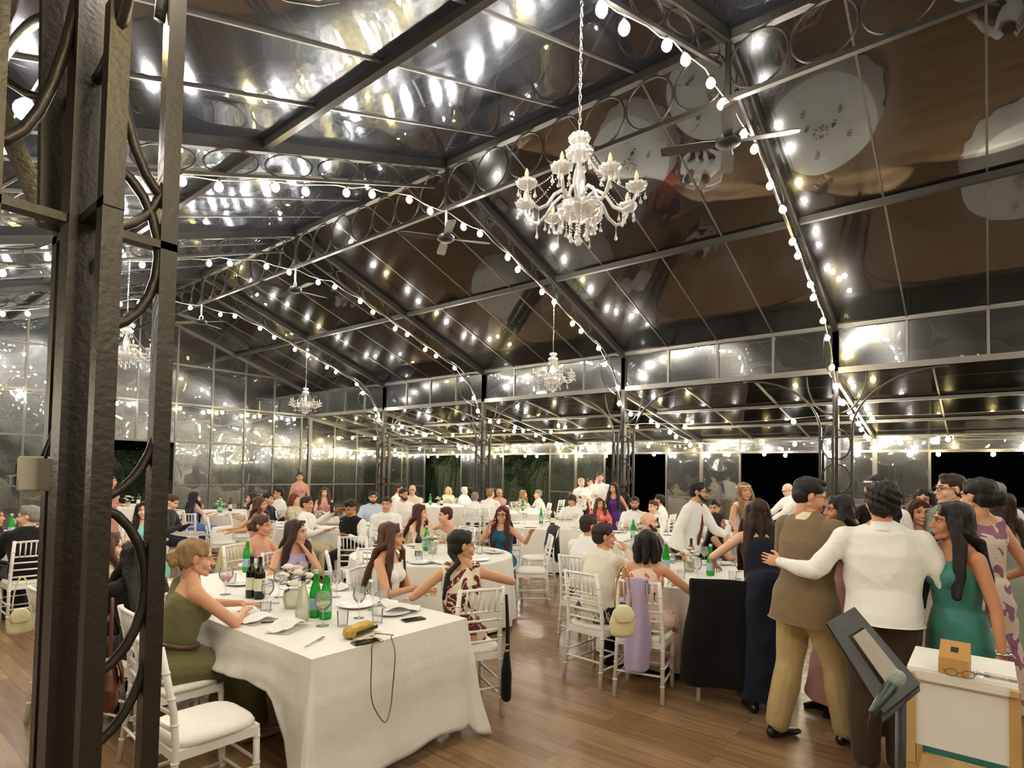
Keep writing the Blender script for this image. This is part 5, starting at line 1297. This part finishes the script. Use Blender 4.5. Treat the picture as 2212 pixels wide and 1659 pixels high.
p('bald person with red glasses in cream polo at the back', 891, 1048, 13.2, 350, 350, True, 2, top=('tee', F_cream), bottom=('trousers', F_khaki), hair=('bald', 'grey'), glasses=True, skin='fair', sex='m', arms='table')
p('person in white shirt turning away beside the bald guest', 862, 1046, 13.9, 60, 75, True, 8, top=('shirt', F_white), bottom=('trousers', F_char), hair=('short', 'chest'), skin='mid', sex='m', arms='table')
p('person in white shirt and light trousers smiling sideways, dark short hair', 664, 1073, 9.0, 70, 56, True, 8, top=('shirt', F_white), bottom=('trousers', F_beige), hair=('short', 'brown'), skin='mid', sex='m', arms='table')
p('person with short red hair beside the smiling white shirted guest', 637, 1076, 11.2, 60, 60, True, 8, top=('blouse', F_beige), bottom=('trousers', F_beige), hair=('bob', 'red'), skin='fair', arms='table')
p('person with brown hair in coral strapless dress facing the viewer', 701, 1053, 13.0, 5, 0, True, 0, dress=('strapless', F_pink, .2, .06), hair=('long', 'chest', .2), skin='fair', arms='table')
p('standing person in dusty rose strapless dress before the glass wall', 648, 1019, 13.8, 0, 0, False, 0, dress=('strapless', F_pink, .1, .1), hair=('bun', 'brown'), skin='mid', arms='down')
p('person in white shirt and glasses turned left at the far table', 602, 1054, 12.4, 290, 285, True, 8, top=('shirt', F_white), bottom=('trousers', F_navy), hair=('short', 'black'), glasses=True, skin='mid', sex='m', arms='table')
p('person with brown hair and pale yellow top seen from the side', 544, 1064, 11.4, 270, 280, True, 8, top=('tank', F_yel), bottom=('skirt', F_yel, .2, .06), hair=('long', 'brown', .22), skin='fair', arms='table')
p('person with brown hair in blush blouse and cream skirt leaning back', 562, 1074, 8.9, 300, 66, True, -4, top=('tank', F_pink), bottom=('skirt', F_beige, .12, .12), hair=('long', 'chest', .25), skin='mid', arms='table')
p('dark haired person bent behind the blush blouse guest', 580, 1066, 11.0, 60, 60, True, 14, top=('shirt', F_navy), bottom=('trousers', F_navy), hair=('short', 'black'), skin='mid', sex='m', arms='table')
p('person with long dark curls and bare back in cornflower blue dress', 421, 1065, 11.3, 120, 98, True, 8, dress=('strapless', F_royal, .2, .12), hair=('wavy', 'black', .34), skin='fair', arms='table')
p('person with thinning hair bowing forward left of the blue dress', 372, 1069, 9.4, 70, 60, True, 20, top=('shirt', F_char), bottom=('trousers', F_navy), hair=('short', 'chest'), skin='fair', sex='m', nod=20, arms='table')
p('person with long black hair in turquoise dress between the column posts', 312, 1084, 7.6, 15, 350, True, 2, dress=('cami', F_turq, .2, .06), hair=('longfront', 'black', .36), skin='fair', arms='table')
p('standing person in rose dress seen between the column posts', 240, 1026, 10.6, 60, 70, False, 0, dress=('strapless', F_pink, .1, .1), hair=('bun', 'brown'), skin='mid', armr=(.05, .2, 1.0), arml=(-.1, .2, 1.0))
p('grey haired person in black shirt beside the foreground column, left edge', 62, 1126, 6.4, 190, 250, True, 8, top=('shirt', F_black), bottom=('trousers', F_black), hair=('short', 'grey'), skin='fair', sex='m', arms='table')
p('person raising hands at the left edge table', -14, 1098, 6.6, 60, 70, True, 8, top=('tank', F_char), bottom=('trousers', F_navy), hair=('short', 'brown'), skin='mid', armr=(.1, .4, 1.0), arml=(-.1, .42, .98))
p('young person in white shirt laughing, curly fringe, at the coral top table', 1235, 1078, 12.1, 340, 350, True, 2, top=('shirt', F_white), bottom=('trousers', F_navy), hair=('curly', 'brown'), skin='mid', sex='m', arms='table')
p('person with long dark blond hair and coral top', 1295, 1081, 11.6, 10, 25, True, 2, top=('tee', F_coral), bottom=('skirt', F_coral, .2, .05), hair=('longfront', 'chest', .32), skin='mid', arms='table')
p('standing person in purple slip dress bending to the table', 1326, 1044, 11.6, 350, 330, False, 10, dress=('cami', F_purple, .5, .05), hair=('longfront', 'black', .3), skin='mid', armr=(.2, .3, .9), arml=(-.3, .2, .95), h=1.56)
p('standing blond person in flowered blouse and dark trousers, leftmost of three watching', 1256, 1032, 14.0, 20, 30, False, 0, top=('tee', F_dots), bottom=('trousers', F_navy), hair=('short', 'blond'), skin='pale', arms='down')
p('standing person in white top and red skirt, middle of three watching', 1275, 1032, 14.6, 0, 10, False, 0, top=('tank', F_white), bottom=('skirt', F_burg, .5, .08), hair=('bun', 'brown'), skin='fair', arms='down')
p('tall standing person in open white shirt, hand at cheek, rightmost of three watching', 1296, 1020, 13.6, 350, 0, False, 0, top=('shirt', F_white), bottom=('trousers', F_beige), hair=('short', 'chest'), skin='fair', sex='m', armr=(.05, .14, 1.5), arml=(-.2, .05, .85))
p('bearded black haired person with open white shirt at the far right table', 1371, 1074, 10.5, 0, 0, True, 6, top=('shirt', F_white), bottom=('trousers', F_black), hair=('short', 'black'), beard='black', skin='tan', sex='m', arms='table')
p('person with chestnut hair facing left, white shirt, by the bearded guest', 1411, 1084, 10.4, 330, 320, True, 8, top=('shirt', F_white), bottom=('trousers', F_navy), hair=('short', 'chest'), skin='fair', sex='m', arms='table')
p('dark haired person in white shirt behind the chestnut haired guest', 1424, 1069, 12.2, 250, 260, True, 8, top=('shirt', F_white), bottom=('trousers', F_navy), hair=('short', 'black'), skin='mid', sex='m', arms='table')
p('blond bob haired person at the farthest table', 968, 1054, 17.8, 0, 330, True, 4, top=('tee', F_cream), bottom=('skirt', F_cream, .2, .05), hair=('bob', 'blond'), skin='fair', arms='table')
p('elderly person with white hair leaning at the farthest table', 1004, 1053, 17.4, 60, 60, True, 10, top=('shirt', F_white), bottom=('trousers', F_grey), hair=('short', 'white'), skin='pale', sex='m', arms='table')
p('broad person in white shirt with back turned beside the column', 1026, 1066, 13.2, 170, 180, True, 12, top=('shirt', F_white), bottom=('trousers', F_char), hair=('short', 'grey'), skin='fair', sex='m', arms='table')
p('fair haired person in white shirt and dark trousers behind the column', 1060, 1056, 13.3, 150, 140, True, 12, top=('shirt', F_white), bottom=('trousers', F_char), hair=('short', 'dblond'), skin='fair', sex='m', arms='table')
p('person with short white hair, dark glasses and pink top', 1079, 1057, 15.8, 20, 20, True, 4, top=('tee', F_pink), bottom=('trousers', F_white), hair=('short', 'blond'), glasses=True, skin='mid', arms='table')
p('person with long blond hair huddling at the far hedge table', 1131, 1062, 15.9, 60, 70, True, 8, top=('tank', F_beige), bottom=('skirt', F_beige, .2, .05), hair=('long', 'dblond', .3), skin='mid', arms='table')
p('grey haired person in white shirt facing left at the far hedge table', 1162, 1060, 15.6, 285, 280, True, 12, top=('shirt', F_white), bottom=('trousers', F_grey), hair=('short', 'grey'), skin='fair', sex='m', arms='table')
bpy.data.scenes.remove(_tmp) if False else None
# ================================================================ empty chairs and things on chairs
def ech(px, py, ang, label): q = onz(px, py, .46); return chair(q[0], q[1], face_rz(q, ang), label, 'empty banquet chairs')
chair(-4.70, .95, R_(-90), 'empty white chair with ivory cushion at the near left corner of the foreground table', 'empty banquet chairs')
chair(-4.74, 2.75, R_(-85), 'empty white chair partly behind the foreground column, beyond the olive dress guest', 'empty banquet chairs')
ech(400, 1163, 175, 'empty white chair in front of the cornflower blue dress')
ech(767, 1232, 172, 'empty white chair with its back to the viewer before the waistcoat guest')
ech(818, 1205, 190, 'empty white chair right of the one before the waistcoat guest')
ech(764, 1292, 95, 'empty white chair seen edge-on left of the white top guest')
ech(815, 1268, 170, 'empty white chair behind the shoulder of the white top guest')
ech(1146, 1232, 275, 'empty white chair with ivory cushion in the gap between the round tables')
cj = onz(1160, 1205, .46); cjo = ech(1160, 1205, 290, 'white chair with a black jacket hung over its back, between the round tables')
ech(1222, 1178, 185, 'empty white chair pushed to the coral top guest table, left of two')
ech(1262, 1176, 180, 'empty white chair pushed to the coral top guest table, right of two')
ech(2192, 1232, 300, 'empty white chair at the right edge behind the standing group')
ech(1197, 1112, 240, 'small far empty white chair by the hedge doorway')
ech(1128, 1124, 180, 'far empty white chair pushed to the hedge table')
ech(528, 1158, 95, 'empty white chair left of the pinned hair guest')
ech(12, 1150, 60, 'white chair at the left edge behind the round table')
bc = (onz(1515, 1525, 0)+onz(1612, 1520, 0))/2; brz = face_rz(bc, 178)
fwd_b = V(-math.sin(brz), math.cos(brz), 0); bcc = bc+fwd_b*.235
chair(bcc[0], bcc[1], brz, 'white chair hidden under a long black jacket beside the navy gown', 'empty banquet chairs')
def draped(c, rz, name, label, mt, w=.24, drop=.72, front=.2, cat='jacket', flare=.05):
    """garment hung over a chair back"""
    m = MB(); nx, ns = 15, 22; vs = []
    path = []
    for k in range(ns):
        u = k/(ns-1)
        if u < .22: q = u/.22; path.append((-.235+.06*(1-q), .93-front*(1-q)))
        elif u < .34: q = (u-.22)/.12; a = math.pi*q; path.append((-.262-.03*math.sin(a/2)*1.0-.0*q, .935+.012*math.sin(a)))
        else: q = (u-.34)/.66; path.append((-.30-.03*q+.0*math.sin(q*6), .93-drop*q))
    for k, (y, z) in enumerate(path):
        u = k/(ns-1)
        for i in range(nx):
            x = -1+2*i/(nx-1); ww = w*(1+(flare/w)*max(0, u-.34)*1.3)+.012*math.sin(u*11)
            vs.append((x*ww, y+.022*math.sin(x*6+u*3)*max(0, u-.3)-(.10*abs(x)**3*0)+(.12*abs(x)**4)*max(0, min(1, (u-.34)*3)), z+.02*math.sin(x*3+1)*u+.03*abs(x)**3*(1 if u > .9 else 0)))
    m.add(vs, [(k*nx+i, k*nx+i+1, (k+1)*nx+i+1, (k+1)*nx+i) for k in range(ns-1) for i in range(nx-1)])
    o = m.build(name, mt, None, loc=(c[0], c[1], 0), rz=rz); sd = o.modifiers.new('t', 'SOLIDIFY'); sd.thickness = .018; sd.offset = 1
    o.modifiers.new('s', 'SUBSURF').levels = 1; o.modifiers['s'].render_levels = 1
    return tag(o, label, cat)
F_jet = fab('jet_black_wool', (6, 6, 7))
draped(bcc, brz, 'black_jacket', 'long black jacket draped over the chair beside the navy gown', F_jet, .25, .80, .25, flare=.12)
draped(cjo.location, cjo.rotation_euler[2], 'black_jacket', 'black jacket hung on the chair between the round tables', F_jet, .18, .52, .3)
# shawl and bag on the peach dress guest's chair
pc = [o for o in bpy.data.objects if o.name.startswith('chiavari_chair') and 'dark bob' in o.get('label', '')][0]
draped(pc.location, pc.rotation_euler[2], 'lilac_shawl', 'lilac shawl hung over the back of the dark bob guest chair', fab('lilac_shawl', (186, 170, 206)), .085, .70, .12, 'shawl', .03)
bpy.data.objects['lilac_shawl'].location.x -= .03
def handbag(px, py, dep, label, mt, strap, s=1., rz=0.):
    q = at(px, py, dep); t = thing('handbag', label, 'bag', q, rz)
    m = MB(); m.loft([((0, 0, -.10*s), .095*s, .04*s), ((0, 0, -.02*s), .10*s, .042*s), ((0, 0, .05*s), .075*s, .03*s), ((0, 0, .085*s), .05*s, .02*s)], (0, 1, 0), 20)
    r = remesh(m, .007, 3); wrinkle(r, .003, 18); r.build('bag_body', mt, t)
    m = MB(); m.loft([((0, -.034*s, .085*s), .055*s, .012), ((0, -.047*s, .04*s), .08*s, .01), ((0, -.05*s, -.01*s), .06*s, .008)], (0, 1, 0), 14); m.build('flap', mt, t)
    m = MB(); m.tube([V(.06*s*math.cos(a), 0, .08*s+.30*s*math.sin(a)) for a in np.linspace(0, math.pi, 16)], .007*s, 6); m.build('strap', strap, t)
    return t
M_cl = mat('cream_leather', (226, 218, 176), .45, 0, .06, 8, .2, 40); M_gold = mat('gold_chain', (200, 170, 100), .3, .9, .1, 60, .8, 120)
handbag(1345, 1336, 4.05, 'cream leather handbag hanging by a gold chain from the dark bob guest chair', M_cl, M_gold, .95, face_rz(at(1345, 1336, 4.05), 180)+.3)
handbag(44, 1338, 4.2, 'cream pouch bag hanging behind the foreground column at the left edge', M_cl, M_cl, .8, face_rz(at(44, 1338, 4.2), 180))
handbag(236, 1470, 3.0, 'brown leather bag hanging low behind the foreground column', mat('brown_leather', (86, 40, 22), .4, 0, .1, 9), mat('brown_leather', (86, 40, 22)), 1.1, 1.3)
# long strapped black bag on the patterned dress guest's chair
t = thing('shoulder_bag', 'slim black bag hanging on a long strap from the patterned dress guest chair', 'bag', at(1094, 1445, 4.1), -.6)
m = MB(); m.loft([((0, 0, -.19), .035, .055), ((0, 0, -.02), .036, .05), ((0, 0, .10), .02, .03)], (0, 1, 0), 14); m.build('bag_body', F_jet, t)
m = MB(); m.tube([(0, 0, .1), (.0, 0, .3), (-.01, 0, .52)], .01, 6); m.tube([(.02, .02, .1), (.012, .01, .3), (-.008, 0, .52)], .008, 6); m.build('strap', F_jet, t)
m = MB(); m.tube([(0, 0, .12), (0, 0, .135)], .017, 8); m.tube([(0, 0, .165), (0, 0, .175)], .014, 8); m.build('strap_ring', M_silver, t)
# folded pale jacket on a seat in the middle distance, cream satin cushion pile
m = MB()
for k in range(4): m.loft([((-.2, 0, .50+k*.045), .1, .02), ((.2, .02, .50+k*.045), .1, .02)], (0, 1, 0), 12)
ech(480, 1172, 100, 'white chair holding the pile of folded wraps'); q = onz(480, 1172, .46); o = m.build('folded_wrap', F_offw, None, loc=(q[0], q[1], 0), rz=.3); tag(o, 'pile of pale folded wraps on the seat left of the pinned hair guest', 'wrap')
# ================================================================ white lectern with its box, music stand, microphone
LX, LY = -2.51, -1.97; LZ = .85
t = thing('white_stand', 'white fabric-fronted stand with pale wooden frame at the lower right corner', 'stand', (LX, LY, 0), 0)
Mw = mat('white_laminate', (238, 236, 230), .55, 0, .02, 6); Mp = mat('pine_frame', (196, 160, 104), .5, 0, .2, 3, .1, 30, stretch=(6, 6, 1))
m = MB(); m.box((0, 0, LZ), (.42, .39, .02)); m.box((-.205, 0, LZ-.02), (.02, .39, .04)); m.build('tray_top', Mw, t, smooth=False)
m = MB(); m.box((-.19, 0, LZ-.185), (.012, .35, .31)); m.build('front_panel', mat('white_canvas', (236, 234, 230), .9, 0, .02, 30), t, smooth=False)
for s in (-1, 1):
    m = MB(); m.bar((-.19, s*.185, .42), (-.19, s*.185, LZ-.02), .03, .04, up=(0, 1, 0)); m.bar((.17, s*.185, 0), (.17, s*.185, LZ-.02), .03, .04, up=(0, 1, 0)); m.bar((-.16, s*.185, 0), (-.19, s*.185, .5), .03, .04, up=(0, 1, 0)); m.bar((-.24, s*.185, LZ-.02), (.22, s*.185, LZ-.02), .03, .025); m.build('side_frame', Mp, t, smooth=False)
m = MB(); m.bar((-.17, -.18, .2), (-.17, .18, .2), .02, .05); m.build('cross_rail', Mp, t, smooth=False)
m = MB(); m.box((.04, 0, .24), (.28, .33, .2)); m.build('lower_box', Mp, t, smooth=False)
def top_at(px, py): return onz(px, py, LZ+.011)
q = top_at(2062, 1452)
t = thing('wooden_box', 'small wooden box with a square dark hole standing on the white stand', 'box', q, R_(-4))
Mb = mat('bamboo_wood', (186, 140, 78), .45, 0, .15, 4, .05, 20, stretch=(1, 8, 1))
m = MB(); m.add([(-.045, -.055, 0), (-.045, .055, 0), (.0, .055, 0), (.0, -.055, 0), (-.03, -.055, .065), (-.03, .055, .065), (.045, .055, .13), (.045, -.055, .13), (.055, -.055, 0), (.055, .055, 0)], [(0, 4, 5, 1), (4, 7, 6, 5), (7, 8, 9, 6), (0, 1, 9, 8), (0, 8, 7, 4), (1, 5, 6, 9)]); m.build('box_body', Mb, t, smooth=False)
m = MB(); c_ = V(.008, 0, .098); u_ = unit(V(.075, 0, .065)); n_ = V(-u_[2], 0, u_[0]); vs = [c_+u_*a+V(0, b, 0)+n_*.0015 for a, b in ((-.014, -.014), (.014, -.014), (.014, .014), (-.014, .014))]; m.add(vs, [(0, 1, 2, 3)]); m.build('square_hole', M_black, t, smooth=False)
t = thing('eyeglasses', 'thin brown spectacles lying before the wooden box', 'glasses', top_at(2072, 1462), R_(8)); m = MB()
for s in (-1, 1): m.tube([(-.02, s*.03+.022*math.cos(a), .02+.016*math.sin(a)) for a in np.linspace(0, 6.28, 15)[:-1]], .0016, 5, closed=True)
m.tube([(-.02, -.008, .022), (-.02, .008, .022)], .0016, 5); m.build('rims', mat('tortoise_frame', (96, 56, 34), .3), t)
for s in (-1, 1):
    m = MB(); m.tube([(-.02, s*.053, .024), (.05, s*.058, .02), (.09, s*.056, .004)], .0016, 5); m.build('temple', mat('tortoise_frame', (96, 56, 34), .3), t)
t = thing('clear_tray', 'clear flat tray lying at the right end of the white stand', 'tray', top_at(2152, 1466), R_(-3)); m = MB(); m.box((0, 0, .006), (.07, .14, .012)); m.build('tray_body', M_gl, t, smooth=False)
# music stand
a, b, c, d = at(1783, 1347, 1.98), at(1843, 1312, 2.12), at(1985, 1478, 2.05), at(1905, 1542, 1.88)
t = thing('music_stand', 'tilted black music stand with a window of paper in its desk', 'stand', (0, 0, 0)); Ms = mat('black_stand_metal', (44, 44, 46), .45, .3, .1, 20)
nrm = unit(np.cross(b-a, d-a)); 
def L4(u, v): return a*(1-u)*(1-v)+b*u*(1-v)+c*u*v+d*(1-u)*v
def plate(m, u0, u1, v0, v1, th=.006, off=0.):
    q = [L4(u0, v0), L4(u1, v0), L4(u1, v1), L4(u0, v1)]; q = [x+nrm*off for x in q]
    m.add(q+[x-nrm*th for x in q], [(0, 1, 2, 3), (7, 6, 5, 4), (0, 4, 5, 1), (1, 5, 6, 2), (2, 6, 7, 3), (3, 7, 4, 0)])
m = MB(); plate(m, 0, 1, 0, .22); plate(m, 0, .3, .22, 1); plate(m, .78, 1, .22, 1); plate(m, .3, .78, .88, 1); m.build('desk', Ms, t, smooth=False)
m = MB(); plate(m, .36, .76, .24, .86, .003, -.01); m.build('sheet_paper', mat('grey_printed_paper', (176, 168, 158), .8, 0, .12, 30), t, smooth=False)
m = MB(); e1, e2 = d, c; tow = unit(at(1990, 1500, 1.95)-at(1950, 1510, 1.97)); out = unit(np.array(at(1955, 1560, 1.8))-(c+d)/2)
q = [d, c, c+out*.05+V(0, 0, .0), d+out*.06]; q2 = [c+out*.05, c+out*.05+V(0, 0, .05), d+out*.06+V(0, 0, .03), d+out*.06]
m.add([*q, *[x-V(0, 0, .005) for x in q]], [(0, 1, 2, 3), (7, 6, 5, 4), (0, 4, 5, 1), (1, 5, 6, 2), (2, 6, 7, 3), (3, 7, 4, 0)]); m.build('ledge', Ms, t, smooth=False)
mid = (c+d)/2+V(0, 0, -.01); base = V(mid[0]+.05, mid[1]+.02, 0)
m = MB(); m.tube([mid, mid+(base-mid)*.5, base+V(0, 0, .28)], .016, 10); m.build('pole', Ms, t)
for k in range(3):
    an = k*2.09+.6; m = MB(); m.tube([base+V(0, 0, .34), base+V(.14*math.cos(an), .14*math.sin(an), .16), base+V(.30*math.cos(an), .30*math.sin(an), .012)], .011, 8); m.build('leg', Ms, t)
mp_, mq = at(1934, 1470, 1.86), at(1908, 1506, 1.84)
t = thing('microphone', 'silver-headed black microphone resting on the music stand ledge', 'microphone', (0, 0, 0)); ax = unit(mp_-mq)
m = MB(); m.loft([(mp_-ax*.006, .024, .024), (mp_+ax*.014, .0235, .0235)], (0, 0, 1), 16); m.build('grille', mat('silver_mesh_grille', (170, 178, 172), .4, .8, .3, 260, .8, 300), t)
m = MB(); m.loft([(mp_-ax*.03, .021, .021), (mq-ax*.06, .012, .012)], (0, 0, 1), 14); m.build('handle', mat('dark_mic_body', (60, 72, 66), .35, .5), t)
e0 = mq-ax*.065; cable('microphone_cable', [e0, e0+V(0, 0, -.06)-ax*.02, e0+V(.0, -.005, -.4), e0+V(.01, .0, -.8), V(e0[0]+.02, e0[1], .30), V(e0[0]+.1, e0[1]+.05, .02), V(e0[0]+.4, e0[1]+.15, .012)], .0035, 'thin black microphone cable hanging from the music stand to the floor')
